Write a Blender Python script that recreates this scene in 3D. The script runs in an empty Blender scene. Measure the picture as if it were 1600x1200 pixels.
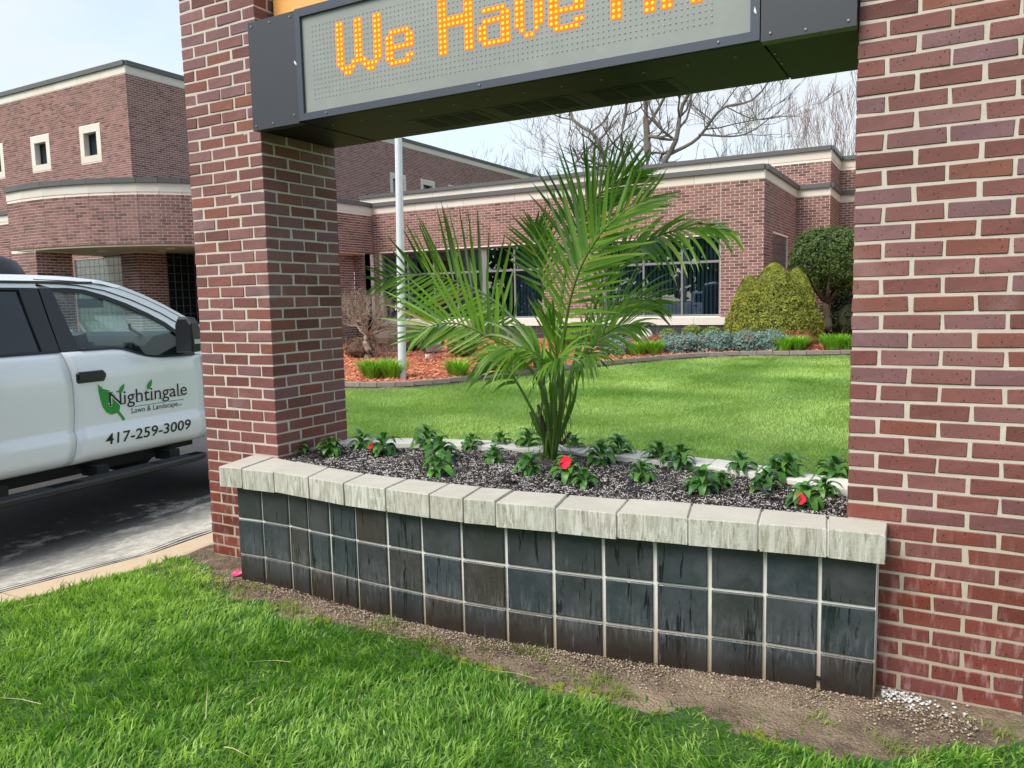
import bpy, math, random
import numpy as np
from mathutils import Vector, Matrix, noise
random.seed(7); RNG = np.random.default_rng(7)
scene = bpy.context.scene
COL = scene.collection
PI = math.pi

# ------------------------------------------------------------------ camera
def make_camera():
    yaw, pit, rol = 0.5106, -0.1055, -0.0219
    cy, sy = math.cos(yaw), math.sin(yaw)
    F = Vector((-sy*math.cos(pit), cy*math.cos(pit), math.sin(pit)))
    R0 = Vector((cy, sy, 0)); U0 = R0.cross(F)
    cr, sr = math.cos(rol), math.sin(rol)
    R = cr*R0 + sr*U0; U = -sr*R0 + cr*U0
    cam = bpy.data.cameras.new('camera'); o = bpy.data.objects.new('camera', cam); COL.objects.link(o)
    m = Matrix(((R.x, U.x, -F.x, 3.4623), (R.y, U.y, -F.y, -3.3132), (R.z, U.z, -F.z, 1.5672), (0, 0, 0, 1)))
    o.matrix_world = m
    cam.sensor_width = 36; cam.lens = 1221.07/1600*36
    cam.clip_start = 0.05; cam.clip_end = 2000
    scene.camera = o
make_camera()

# ------------------------------------------------------------------ world, sun, exposure
SUN = Vector((-0.30, -0.66, 0.85)).normalized()
def make_world():
    w = bpy.data.worlds.new('World'); scene.world = w; w.use_nodes = True
    nt = w.node_tree; nt.nodes.clear(); N = nt.nodes.new; L = nt.links.new
    out = N('ShaderNodeOutputWorld'); bg = N('ShaderNodeBackground'); bg.inputs['Strength'].default_value = 0.12
    sky = N('ShaderNodeTexSky'); sky.sky_type = 'NISHITA'; sky.sun_disc = False
    sky.sun_elevation = math.asin(SUN.z); sky.sun_rotation = math.atan2(SUN.x, SUN.y)
    sky.air_density = 1.0; sky.dust_density = 1.5
    tc = N('ShaderNodeTexCoord'); mp = N('ShaderNodeMapping'); mp.inputs['Scale'].default_value = (1, 1, 2.2)
    n1 = N('ShaderNodeTexNoise'); n1.inputs['Scale'].default_value = 1.9; n1.inputs['Detail'].default_value = 7; n1.inputs['Roughness'].default_value = .55
    n1.inputs['Distortion'].default_value = .3
    ramp = N('ShaderNodeValToRGB'); ramp.color_ramp.elements[0].position = .40; ramp.color_ramp.elements[0].color = (.22, .22, .22, 1)
    ramp.color_ramp.elements[1].position = .62; ramp.color_ramp.elements[1].color = (.97, .97, .97, 1)
    mix = N('ShaderNodeMixRGB'); mix.inputs['Color2'].default_value = (4.9, 5.25, 5.6, 1)
    sc = N('ShaderNodeMixRGB'); sc.blend_type = 'MULTIPLY'; sc.inputs['Fac'].default_value = 1; sc.inputs['Color2'].default_value = (1.9, 1.85, 1.75, 1)
    L(tc.outputs['Generated'], mp.inputs['Vector']); L(mp.outputs[0], n1.inputs['Vector']); L(n1.outputs['Fac'], ramp.inputs[0])
    L(ramp.outputs[0], mix.inputs['Fac']); L(sky.outputs[0], sc.inputs['Color1']); L(sc.outputs[0], mix.inputs['Color1'])
    L(mix.outputs[0], bg.inputs['Color']); L(bg.outputs[0], out.inputs[0])
make_world()
sd = bpy.data.lights.new('sun', 'SUN'); so = bpy.data.objects.new('sun', sd); COL.objects.link(so)
sd.energy = 2.5; sd.angle = math.radians(32); sd.color = (1, .96, .9)
so.rotation_euler = (-SUN).to_track_quat('-Z', 'Y').to_euler()
vs = scene.view_settings
vs.view_transform = 'Standard'; vs.look = 'None'; vs.gamma = 1; vs.use_curve_mapping = False; vs.exposure = 0.58
scene.cycles.max_bounces = 8; scene.cycles.transparent_max_bounces = 12

# ------------------------------------------------------------------ object helpers
def tag(o, label=None, cat=None, group=None, kind=None):
    if label: o['label'] = label
    if cat: o['category'] = cat
    if group: o['group'] = group
    if kind: o['kind'] = kind
    return o
def empty(name, loc, label, cat, group=None, rz=0):
    o = bpy.data.objects.new(name, None); COL.objects.link(o); o.location = loc; o.rotation_euler = (0, 0, rz)
    o.empty_display_size = .1
    return tag(o, label, cat, group)
def link(name, me, mat=None, parent=None, kind=None):
    o = bpy.data.objects.new(name, me); COL.objects.link(o)
    if mat is not None and not me.materials: me.materials.append(mat)
    if parent is not None: o.parent = parent
    if kind: o['kind'] = kind
    return o
def copy_tree(o, parent=None):
    c = o.copy(); COL.objects.link(c); c.parent = parent
    for ch in list(o.children): copy_tree(ch, c)
    return c

class MB:
    def __init__(s): s.v = []; s.f = []; s.t = []; s.cur = 0.5
    def add(s, vs, fs, tint=None):
        b = len(s.v); s.v.extend(vs); t = s.cur if tint is None else tint
        for f in fs: s.f.append([b+i for i in f]); s.t.append(t)
    def box(s, x0, x1, y0, y1, z0, z1, tint=None, skip=()):
        vs = [(x0,y0,z0),(x1,y0,z0),(x1,y1,z0),(x0,y1,z0),(x0,y0,z1),(x1,y0,z1),(x1,y1,z1),(x0,y1,z1)]
        fs = {'b':(0,3,2,1),'t':(4,5,6,7),'-y':(0,1,5,4),'+x':(1,2,6,5),'+y':(2,3,7,6),'-x':(3,0,4,7)}
        s.add(vs, [f for k, f in fs.items() if k not in skip], tint)
    def obox(s, c, ax, ay, az, hx, hy, hz, tint=None):
        c = Vector(c); ax = Vector(ax)*hx; ay = Vector(ay)*hy; az = Vector(az)*hz
        vs = [c+sx*ax+sy*ay+sz*az for sz in (-1,1) for sx, sy in ((-1,-1),(1,-1),(1,1),(-1,1))]
        s.add([tuple(v) for v in vs], [(0,3,2,1),(4,5,6,7),(0,1,5,4),(1,2,6,5),(2,3,7,6),(3,0,4,7)], tint)
    def tube(s, pts, rad, n=6, cap=True, tint=None):
        pts = [Vector(p) for p in pts]; m = len(pts)
        if not hasattr(rad, '__len__'): rad = [rad]*m
        vs = []; up = Vector((0,0,1))
        for i, p in enumerate(pts):
            T = (pts[min(i+1,m-1)]-pts[max(i-1,0)]).normalized()
            a = T.cross(up)
            if a.length < .05: a = T.cross(Vector((1,0,0)))
            a.normalize(); b = a.cross(T)
            for k in range(n):
                q = p+(a*math.cos(2*PI*k/n)+b*math.sin(2*PI*k/n))*rad[i]; vs.append(tuple(q))
        fs = [(i*n+k, i*n+(k+1)%n, (i+1)*n+(k+1)%n, (i+1)*n+k) for i in range(m-1) for k in range(n)]
        if cap: fs += [tuple(range(n))[::-1], tuple((m-1)*n+k for k in range(n))]
        s.add(vs, fs, tint)
    def lathe(s, prof, c=(0,0,0), n=16, tint=None):
        vs = [(c[0]+r*math.cos(2*PI*k/n), c[1]+r*math.sin(2*PI*k/n), c[2]+z) for r, z in prof for k in range(n)]
        m = len(prof)
        fs = [(i*n+k, i*n+(k+1)%n, (i+1)*n+(k+1)%n, (i+1)*n+k) for i in range(m-1) for k in range(n)]
        fs += [tuple(range(n))[::-1], tuple((m-1)*n+k for k in range(n))]
        s.add(vs, fs, tint)
    def prism(s, poly, z0, z1, tint=None):
        n = len(poly); vs = [(x,y,z0) for x,y in poly]+[(x,y,z1) for x,y in poly]
        s.add(vs, [tuple(range(n))[::-1], tuple(range(n,2*n))]+[(i,(i+1)%n,n+(i+1)%n,n+i) for i in range(n)], tint)
    def mesh(s, name, mat=None, smooth=False):
        me = bpy.data.meshes.new(name); me.from_pydata(s.v, [], s.f)
        a = me.attributes.new('tint', 'FLOAT', 'FACE'); a.data.foreach_set('value', s.t)
        if smooth: me.polygons.foreach_set('use_smooth', [True]*len(s.f))
        me.update()
        if mat: me.materials.append(mat)
        return me
    def build(s, name, mat=None, parent=None, kind=None, smooth=False):
        return link(name, s.mesh(name, mat, smooth), None, parent, kind)

def tri_mesh(name, V, T, tint, mat, smooth=False):
    """V (n,3) float, T (m,3) int, tint (m,)"""
    me = bpy.data.meshes.new(name)
    me.vertices.add(len(V)); me.vertices.foreach_set('co', np.ascontiguousarray(V, dtype=np.float32).ravel())
    me.loops.add(len(T)*3); me.loops.foreach_set('vertex_index', np.ascontiguousarray(T, dtype=np.int32).ravel())
    me.polygons.add(len(T)); me.polygons.foreach_set('loop_start', np.arange(0, len(T)*3, 3, dtype=np.int32))
    me.update(calc_edges=True)
    a = me.attributes.new('tint', 'FLOAT', 'FACE'); a.data.foreach_set('value', np.ascontiguousarray(tint, dtype=np.float32))
    if smooth: me.polygons.foreach_set('use_smooth', np.ones(len(T), dtype=bool))
    me.materials.append(mat)
    return me

# ------------------------------------------------------------------ material helpers
class M:
    def __init__(s, name, rough=.8, metal=0, spec=.5):
        s.mat = bpy.data.materials.new(name); s.mat.use_nodes = True; s.nt = s.mat.node_tree
        s.b = s.nt.nodes['Principled BSDF']; s.b.inputs['Roughness'].default_value = rough; s.b.inputs['Metallic'].default_value = metal
        s.b.inputs['Specular IOR Level'].default_value = spec
        s.out = s.nt.nodes['Material Output']
    def N(s, t, **k):
        n = s.nt.nodes.new(t)
        for a, v in k.items():
            if a[0] == '_': setattr(n, a[1:], v)
            else: n.inputs[a.replace('_', ' ')].default_value = v
        return n
    def L(s, a, b): s.nt.links.new(a, b)
    def pos(s, scale=(1,1,1), obj=False, rot=(0,0,0)):
        mp = s.N('ShaderNodeMapping'); mp.inputs['Scale'].default_value = scale; mp.inputs['Rotation'].default_value = rot
        if obj: s.L(s.N('ShaderNodeTexCoord').outputs['Object'], mp.inputs[0])
        else: s.L(s.N('ShaderNodeNewGeometry').outputs['Position'], mp.inputs[0])
        return mp.outputs[0]
    def noise(s, scale, vec=None, detail=4, rough=.6, dist=0):
        n = s.N('ShaderNodeTexNoise', Scale=scale, Detail=detail, Roughness=rough, Distortion=dist)
        s.L(vec if vec is not None else s.pos(), n.inputs['Vector']); return n.outputs['Fac']
    def voro(s, scale, vec=None, out='Distance', feature='F1'):
        n = s.N('ShaderNodeTexVoronoi', Scale=scale); n.feature = feature
        s.L(vec if vec is not None else s.pos(), n.inputs['Vector']); return n.outputs[out]
    def ramp(s, fac, stops, interp='LINEAR'):
        n = s.N('ShaderNodeValToRGB'); cr = n.color_ramp; cr.interpolation = interp
        while len(cr.elements) < len(stops): cr.elements.new(.5)
        for e, (p, c) in zip(cr.elements, stops):
            e.position = p; e.color = (c, c, c, 1) if not hasattr(c, '__len__') else tuple(c)+(1,)
        s.L(fac, n.inputs[0]); return n.outputs[0]
    def mix(s, fac, a, b, mode='MIX'):
        n = s.N('ShaderNodeMixRGB'); n.blend_type = mode
        for sock, v in ((n.inputs['Fac'], fac), (n.inputs['Color1'], a), (n.inputs['Color2'], b)):
            if isinstance(v, bpy.types.NodeSocket): s.L(v, sock)
            elif hasattr(v, '__len__'): sock.default_value = tuple(v)+(1,)
            else: sock.default_value = v if sock.name == 'Fac' else (v, v, v, 1)
        return n.outputs[0]
    def math(s, op, a, b=0, clamp=False):
        n = s.N('ShaderNodeMath'); n.operation = op; n.use_clamp = clamp
        for i, v in enumerate((a, b)):
            if isinstance(v, bpy.types.NodeSocket): s.L(v, n.inputs[i])
            else: n.inputs[i].default_value = v
        return n.outputs[0]
    def attr(s, name='tint'):
        n = s.N('ShaderNodeAttribute'); n.attribute_name = name; return n.outputs['Fac']
    def rnd(s): return s.N('ShaderNodeObjectInfo').outputs['Random']
    def xyz(s, i): 
        n = s.N('ShaderNodeSeparateXYZ'); s.L(s.N('ShaderNodeNewGeometry').outputs['Position'], n.inputs[0]); return n.outputs[i]
    def color(s, c):
        if isinstance(c, bpy.types.NodeSocket): s.L(c, s.b.inputs['Base Color'])
        else: s.b.inputs['Base Color'].default_value = tuple(c)+(1,)
        return s
    def rough(s, c): s.L(c, s.b.inputs['Roughness']); return s
    def bump(s, h, strength=.4, dist=.002):
        n = s.N('ShaderNodeBump', Strength=strength, Distance=dist); s.L(h, n.inputs['Height']); s.L(n.outputs[0], s.b.inputs['Normal']); return s
def glass_mat(name, tint, base, power=4.0, col=(1, 1, 1, 1)):
    mt = bpy.data.materials.new(name); mt.use_nodes = True; nt = mt.node_tree; nt.nodes.clear(); N = nt.nodes.new; L = nt.links.new
    o = N('ShaderNodeOutputMaterial'); tr = N('ShaderNodeBsdfTransparent'); tr.inputs[0].default_value = tuple(tint)+(1,); gs = N('ShaderNodeBsdfGlossy'); gs.inputs['Roughness'].default_value = .01; gs.inputs['Color'].default_value = col
    lw = N('ShaderNodeLayerWeight'); lw.inputs[0].default_value = .5; p = N('ShaderNodeMath'); p.operation = 'POWER'; p.inputs[1].default_value = power; a = N('ShaderNodeMath'); a.operation = 'MULTIPLY_ADD'; a.inputs[1].default_value = 1-base; a.inputs[2].default_value = base; a.use_clamp = True
    mx = N('ShaderNodeMixShader'); L(lw.outputs['Facing'], p.inputs[0]); L(p.outputs[0], a.inputs[0]); L(a.outputs[0], mx.inputs[0]); L(tr.outputs[0], mx.inputs[1]); L(gs.outputs[0], mx.inputs[2]); L(mx.outputs[0], o.inputs[0]); return mt
def simple(name, c, rough=.6, metal=0, var=.12, scale=8, bump=0, spec=.5):
    m = M(name, rough, metal, spec); n = m.noise(scale)
    m.color(m.mix(n, [x*(1-var) for x in c], [min(1, x*(1+var)) for x in c]))
    if bump: m.bump(m.noise(scale*12), bump)
    return m.mat

BR = [(0, (.14,.045,.036)), (.15, (.21,.072,.058)), (.34, (.27,.11,.096)), (.5, (.29,.14,.133)), (.62, (.22,.115,.125)), (.78, (.29,.105,.082)), (.92, (.24,.078,.052)), (1, (.29,.10,.055))]
def brick_pillar(name, src):
    m = M(name, .75)
    t = m.rnd() if src == 'obj' else m.attr()
    c = m.ramp(t, BR)
    z = m.xyz(2)
    wet = m.ramp(z, [(.35, 1), (.42, 0)]) if False else m.ramp(m.math('MULTIPLY', z, .4), [(.14, 1), (.62, 0)])
    # fired texture : dark elongated pits, pale specks, broad mottling
    c = m.mix(m.math('MULTIPLY', m.noise(22, detail=6, rough=.7), .55), c, (.09, .045, .045))
    pits = m.ramp(m.voro(75, m.pos((1, 1, .62))), [(.0, 1), (.16, 1), (.24, 0)])
    pm = m.ramp(m.noise(30), [(.42, 0), (.55, 1)])
    c = m.mix(m.math('MULTIPLY', m.math('MULTIPLY', pits, pm), .8), c, (.028, .014, .014))
    sp = m.ramp(m.voro(60, m.pos((1, 1, 1.3))), [(.0, 1), (.075, 1), (.1, 0)])
    c = m.mix(m.math('MULTIPLY', sp, .6), c, (.5, .4, .36))
    red = m.mix(1.0, c, (.80, .38, .30), 'MULTIPLY')
    c = m.mix(m.math('MULTIPLY', wet, .9), c, red)
    # rain-splash smears running slantwise on the lowest courses
    st = m.ramp(m.noise(1, m.pos((34, 34, 7), rot=(0, .55, 0)), detail=3), [(.52, 0), (.66, 1)])
    lo = m.ramp(z, [(.15, 1), (.85, 0)])
    c = m.mix(m.math('MULTIPLY', m.math('MULTIPLY', st, lo), .5), c, (.42, .25, .25))
    c = m.mix(m.ramp(m.noise(1.7, detail=7, rough=.7), [(.45, 0), (.7, .4)]), c, (.085, .045, .038))
    bl = m.ramp(m.noise(2.1, detail=5), [(.58, 0), (.72, 1)])
    c = m.mix(m.math('MULTIPLY', bl, .2), c, (.55, .48, .44))
    m.color(c); m.rough(m.ramp(wet, [(0, .85), (1, .55)]))
    m.bump(m.math('ADD', m.noise(160, detail=3), m.math('MULTIPLY', pits, -.8)), .5, .0015)
    return m.mat
def mortar_mat(name, c=(.62, .56, .47)):
    m = M(name, .95)
    col = m.mix(m.noise(9, detail=7, rough=.75), [x*.62 for x in c], [x*1.12 for x in c])
    z = m.xyz(2); col = m.mix(m.ramp(z, [(.0, .75), (.5, .35), (1, 0)]), col, (.30, .235, .15))
    m.color(col); m.bump(m.noise(220), .6, .002); return m.mat
def brick_far(name, src):
    m = M(name, .9)
    t = m.rnd() if src == 'obj' else m.attr()
    c = m.ramp(t, [(0, (.11,.05,.043)), (.25, (.21,.10,.085)), (.7, (.28,.137,.117)), (1, (.34,.165,.132))])
    c = m.mix(m.ramp(m.noise(.45, detail=3), [(.4, 0), (.7, .4)]), c, (.225, .135, .12))
    c = m.mix(m.ramp(m.noise(40), [(.4, 0), (.8, .35)]), c, (.09, .045, .04))
    m.color(c); m.bump(m.noise(120), .3); return m.mat
MT = {}
MT['brick_obj'] = brick_pillar('fired brick', 'obj'); MT['brick_att'] = brick_pillar('fired brick joined', 'att')
MT['mortar'] = mortar_mat('mortar'); MT['mortar_far'] = simple('building mortar', (.84, .71, .62), .95)
MT['fbrick_obj'] = brick_far('building brick', 'obj'); MT['fbrick'] = brick_far('building brick joined', 'att')
def concrete(name, c, drips=False, var=.2):
    m = M(name, .9)
    col = m.mix(m.noise(5, detail=8, rough=.7), [x*(1-var) for x in c], [x*(1+var*.6) for x in c])
    col = m.mix(m.ramp(m.voro(110), [(0, .7), (.12, .7), (.2, 0)]), col, [x*.45 for x in c])
    col = m.mix(m.math('MULTIPLY', m.rnd(), .25), col, [x*.78 for x in c])
    if drips:
        nz = m.N('ShaderNodeSeparateXYZ'); m.L(m.N('ShaderNodeNewGeometry').outputs['Normal'], nz.inputs[0])
        front = m.ramp(m.math('ABSOLUTE', nz.outputs[2]), [(.3, 1), (.6, 0)])
        v = m.pos((42, 42, 9.0))
        d1 = m.ramp(m.noise(1, v, detail=4, rough=.65, dist=.5), [(.40, 0), (.52, 1)])
        d2 = m.math('MULTIPLY', m.ramp(m.noise(1, m.pos((34, 34, 4.5)), detail=5, rough=.7, dist=1.3), [(.50, 0), (.56, 1)]), m.ramp(m.noise(1.6, m.pos((1, 0, 0))), [(.40, .15), (.55, 1)]))
        base = m.mix(d1, (.30, .29, .225), (.42, .41, .345))
        fc = m.mix(m.math('MULTIPLY', d2, .8), base, (.64, .64, .58))
        dk = m.ramp(m.noise(1, m.pos((60, 60, 8)), detail=4, dist=1.0), [(.56, 0), (.66, .85)])
        fc = m.mix(dk, fc, (.17, .165, .11))
        col = m.mix(m.math('MULTIPLY', front, .9), col, fc)
    m.color(col); m.bump(m.math('ADD', m.noise(90, detail=6), m.math('MULTIPLY', m.voro(110), .6)), .5, .002); return m.mat
MT['coping'] = concrete('cast coping concrete', (.50, .47, .395), True, .32)
MT['limestone'] = simple('limestone', (.60, .545, .46), .9, var=.12, scale=2.5)
def limestone():
    m = M('limestone band', .9); c = m.mix(m.noise(2.5), (.64, .60, .53), (.74, .70, .63))
    c = m.mix(m.math('MULTIPLY', m.rnd(), .55), c, (.60, .52, .40)); m.color(c); return m.mat
MT['limestone'] = limestone()
MT['metalcap'] = simple('grey roof edge metal', (.095, .092, .088), .5, var=.1, scale=1)
def tile_mat():
    m = M('dark glazed tile', .45, spec=.4)
    c = m.ramp(m.rnd(), [(0, (.028, .038, .046)), (.3, (.035, .036, .037)), (.5, (.043, .036, .031)), (.72, (.026, .037, .042)), (.88, (.042, .050, .058)), (1, (.050, .045, .042))])
    c = m.mix(m.noise(11, detail=7, rough=.7), m.mix(1, c, (.62,.62,.62), 'MULTIPLY'), m.mix(1, c, (1.5,1.5,1.5), 'MULTIPLY'))
    sp = m.ramp(m.voro(120), [(0, 1), (.11, 1), (.16, 0)])
    c = m.mix(m.math('MULTIPLY', sp, .35), c, (.20, .21, .21))
    # dried grey lime bloom, broken by darker wet runs
    z = m.xyz(2)
    lime = m.ramp(m.noise(3.2, detail=8, rough=.75), [(.45, 0), (.75, 1)])
    c = m.mix(m.math('MULTIPLY', lime, .32), c, (.15, .16, .165))
    gr = m.ramp(m.noise(1, m.pos((60, 60, 9)), detail=6, rough=.75, dist=.6), [(.5, 0), (.6, 1)])
    band = m.math('MULTIPLY', m.ramp(z, [(.06, 0), (.13, 1)]), m.ramp(z, [(.16, 1), (.30, 0)]))
    c = m.mix(m.math('MULTIPLY', m.math('MULTIPLY', gr, band), .5), c, (.16, .165, .17))
    run = m.ramp(m.noise(1, m.pos((30, 30, 2.6)), detail=5, rough=.65, dist=.7), [(.585, 0), (.62, 1)])
    runz = m.ramp(m.noise(1.3), [(.46, 0), (.56, 1)])
    wr = m.math('MULTIPLY', run, runz)
    c = m.mix(m.math('MULTIPLY', wr, .85), c, (.006, .007, .008))
    low = m.ramp(z, [(.03, 1), (.16, 0)])
    c = m.mix(m.math('MULTIPLY', low, .8), c, (.022, .014, .009))
    white = m.ramp(m.noise(1, m.pos((55, 55, 6)), detail=4, dist=.5), [(.66, 0), (.76, 1)])
    c = m.mix(m.math('MULTIPLY', white, .18), c, (.4, .42, .43))
    m.color(c); m.rough(m.mix(wr, m.ramp(lime, [(0, .38), (1, .75)]), .12)); m.bump(m.noise(18, detail=6), .25, .004); return m.mat
MT['tile'] = tile_mat()
def grout():
    m = M('tile grout', .9); z = m.xyz(2)
    c = m.mix(m.noise(14), (.52, .50, .44), (.82, .80, .75)); c = m.mix(m.ramp(z, [(.0, .85), (.28, 0)]), c, (.26, .17, .07))
    m.color(c); m.bump(m.noise(150), .5); return m.mat
MT['grout'] = grout()
MT['dtile'] = simple('building base tile', (.045, .047, .052), .35, var=.3, scale=1.5)
def leafmat(name, c0, c1, rough=.45, trans=.3, src='att', spec=.4):
    m = M(name, rough, spec=spec); t = m.attr() if src == 'att' else m.rnd()
    c = m.mix(t, c0, c1); c = m.mix(m.ramp(m.noise(6), [(.35, 0), (.75, .35)]), c, [x*.6 for x in c0])
    if name.startswith('palm leaflet'): c = m.mix(m.ramp(m.noise(3.5, detail=2), [(.60, 0), (.72, .55)]), c, (.34, .40, .05)); c = m.mix(m.ramp(t, [(.955, 0), (.975, .8)]), c, (.30, .21, .07))
    m.color(c)
    if trans:
        tr = m.N('ShaderNodeBsdfTranslucent'); m.L(m.mix(1, c, (1.25, 1.3, .6), 'MULTIPLY'), tr.inputs['Color'])
        mx = m.N('ShaderNodeMixShader'); mx.inputs[0].default_value = trans
        m.L(m.b.outputs[0], mx.inputs[1]); m.L(tr.outputs[0], mx.inputs[2]); m.L(mx.outputs[0], m.out.inputs[0])
    return m.mat
MT['palm'] = leafmat('palm leaflet', (.05, .15, .012), (.20, .38, .03), .33, .42, 'obj')
MT['palm_att'] = leafmat('palm leaflet joined', (.05, .15, .012), (.20, .38, .03), .33, .42, 'att')
MT['palm_stem'] = leafmat('palm stem', (.05, .12, .018), (.13, .23, .035), .45, 0)
MT['palm_bark'] = simple('palm sheath bark', (.11, .075, .045), .85, var=.5, scale=30, bump=.5)
MT['grass'] = leafmat('grass blade', (.09, .26, .02), (.52, .74, .17), .4, .4)
MT['lawnblade'] = leafmat('mown grass', (.17, .33, .05), (.47, .64, .19), .6, .35)
MT['boxwood'] = leafmat('boxwood leaf', (.11, .17, .03), (.32, .40, .10), .6, .2)
MT['juniper'] = leafmat('blue juniper needle', (.10, .19, .165), (.32, .46, .40), .7, .1)
MT['yew'] = leafmat('dwarf conifer needle', (.12, .14, .02), (.40, .42, .055), .7, .15)
MT['darkshrub'] = leafmat('dark shrub leaf', (.035, .07, .016), (.13, .19, .04), .6, .15)
MT['lily'] = leafmat('daylily leaf', (.12, .34, .02), (.38, .66, .07), .5, .3)
MT['impatiens'] = leafmat('bedding plant leaf', (.03, .12, .022), (.12, .30, .045), .36, .2, 'obj', .4)
MT['wilt'] = simple('wilted dark foliage', (.018, .012, .016), .5, var=.4)
MT['petal'] = simple('crimson petal', (.75, .015, .05), .5, var=.15)
MT['pinkpetal'] = simple('pink petal', (.8, .05, .2), .5, var=.15)
MT['twig'] = simple('bare twig', (.24, .17, .13), .9, var=.3, scale=20)
MT['redtwig'] = simple('reddish twig', (.24, .10, .07), .9, var=.4, scale=20)
MT['barktree'] = simple('far tree bark', (.15, .13, .112), .95, var=.3, scale=3)
MT['barkpale'] = simple('far tree twig', (.24, .205, .175), .95, var=.3, scale=3)
MT['sign'] = simple('charcoal sign metal', (.032, .036, .042), .42, var=.12, scale=3)
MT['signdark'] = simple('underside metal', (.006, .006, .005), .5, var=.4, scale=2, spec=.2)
MT['black'] = simple('black opening', (.004, .004, .004), .8)
MT['trim'] = simple('sign frame metal', (.045, .056, .078), .4, var=.1, scale=3)
MT['screw'] = simple('screw head', (.25, .25, .25), .4, .6)
# ------------------------------------------------------------------ measured positions (metres)
FR={
 'F1 front big':[(1.573, 0.62, 0.736),(1.588, 0.58, 0.961),(1.638, 0.5, 1.184),(1.681, 0.44, 1.368),(1.762, 0.36, 1.582),(1.84, 0.32, 1.734),(1.919, 0.3, 1.843),(2.008, 0.3, 1.937),(2.103, 0.32, 2.002),(2.185, 0.36, 2.047)],
 'F2 back top':[(1.512, 0.68, 0.721),(1.489, 0.72, 1.013),(1.483, 0.78, 1.379),(1.514, 0.84, 1.747),(1.568, 0.88, 1.966),(1.653, 0.9, 2.114),(1.776, 0.92, 2.213),(1.909, 0.94, 2.273)],
 'F3 left upper':[(1.501, 0.62, 0.731),(1.476, 0.6, 1.026),(1.431, 0.6, 1.243),(1.318, 0.62, 1.423),(1.141, 0.66, 1.564),(0.942, 0.7, 1.659),(0.756, 0.74, 1.712),(0.561, 0.78, 1.747),(0.329, 0.82, 1.756),(0.1, 0.86, 1.718)],
 'F4 left lower':[(1.528, 0.58, 0.722),(1.545, 0.5, 0.97),(1.523, 0.42, 1.154),(1.42, 0.34, 1.303),(1.299, 0.28, 1.388),(1.184, 0.24, 1.445),(1.087, 0.2, 1.457),(0.994, 0.17, 1.435),(0.908, 0.15, 1.373)],
 'F5 right':[(1.562, 0.66, 0.728),(1.583, 0.66, 1.023),(1.65, 0.66, 1.242),(1.758, 0.64, 1.491),(1.888, 0.6, 1.693),(2.029, 0.56, 1.812),(2.163, 0.52, 1.873),(2.306, 0.48, 1.899),(2.437, 0.46, 1.899),(2.548, 0.44, 1.87)],
 'F6 right mid':[(1.527, 0.7, 0.719),(1.528, 0.76, 1.009),(1.568, 0.84, 1.227),(1.636, 0.92, 1.392),(1.705, 1.0, 1.501),(1.794, 1.06, 1.563),(1.899, 1.1, 1.568),(1.979, 1.14, 1.536)],
 'F7 right low':[(1.58, 0.64, 0.733),(1.632, 0.62, 0.958),(1.695, 0.6, 1.159),(1.782, 0.58, 1.302),(1.883, 0.56, 1.39),(1.981, 0.54, 1.431),(2.072, 0.53, 1.431)],
 'F8 low centre pale':[(1.583, 0.55, 0.731),(1.62, 0.45, 0.945),(1.644, 0.36, 1.129),(1.632, 0.3, 1.252),(1.584, 0.25, 1.311),(1.518, 0.2, 1.337),(1.432, 0.17, 1.325),(1.354, 0.15, 1.275)],
 'F9 low left stem':[(1.502, 0.6, 0.716),(1.458, 0.55, 0.886),(1.387, 0.5, 1.07),(1.324, 0.47, 1.179),(1.261, 0.44, 1.231),(1.168, 0.42, 1.23)],
 'F10 back mid':[(1.474, 0.74, 0.708),(1.407, 0.84, 1.072),(1.344, 0.92, 1.45),(1.276, 0.98, 1.721),(1.228, 1.02, 1.919),(1.206, 1.05, 2.039)],
 'F11 right back':[(1.509, 0.72, 0.714),(1.525, 0.82, 1.078),(1.596, 0.92, 1.448),(1.687, 1.0, 1.707),(1.784, 1.06, 1.835),(1.869, 1.1, 1.87)],
 'F12 low right drop':[(1.591, 0.6, 0.741),(1.65, 0.55, 0.968),(1.69, 0.5, 1.116),(1.74, 0.46, 1.224),(1.81, 0.43, 1.275),(1.88, 0.41, 1.271)],
 'F13 left mid':[(1.481, 0.66, 0.722),(1.416, 0.72, 1.085),(1.306, 0.78, 1.341),(1.146, 0.84, 1.473),(0.988, 0.88, 1.493),(0.845, 0.92, 1.454)],
 'F14 spear':[(1.559, 0.6, 0.739),(1.59, 0.56, 0.964),(1.615, 0.5, 1.184),(1.615, 0.46, 1.36),(1.596, 0.44, 1.463)],
 'F15 centre drooping':[(1.586, 0.56, 0.748),(1.654, 0.46, 0.98),(1.662, 0.4, 1.126),(1.678, 0.34, 1.216),(1.723, 0.28, 1.272),(1.794, 0.22, 1.277)],
}
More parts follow.
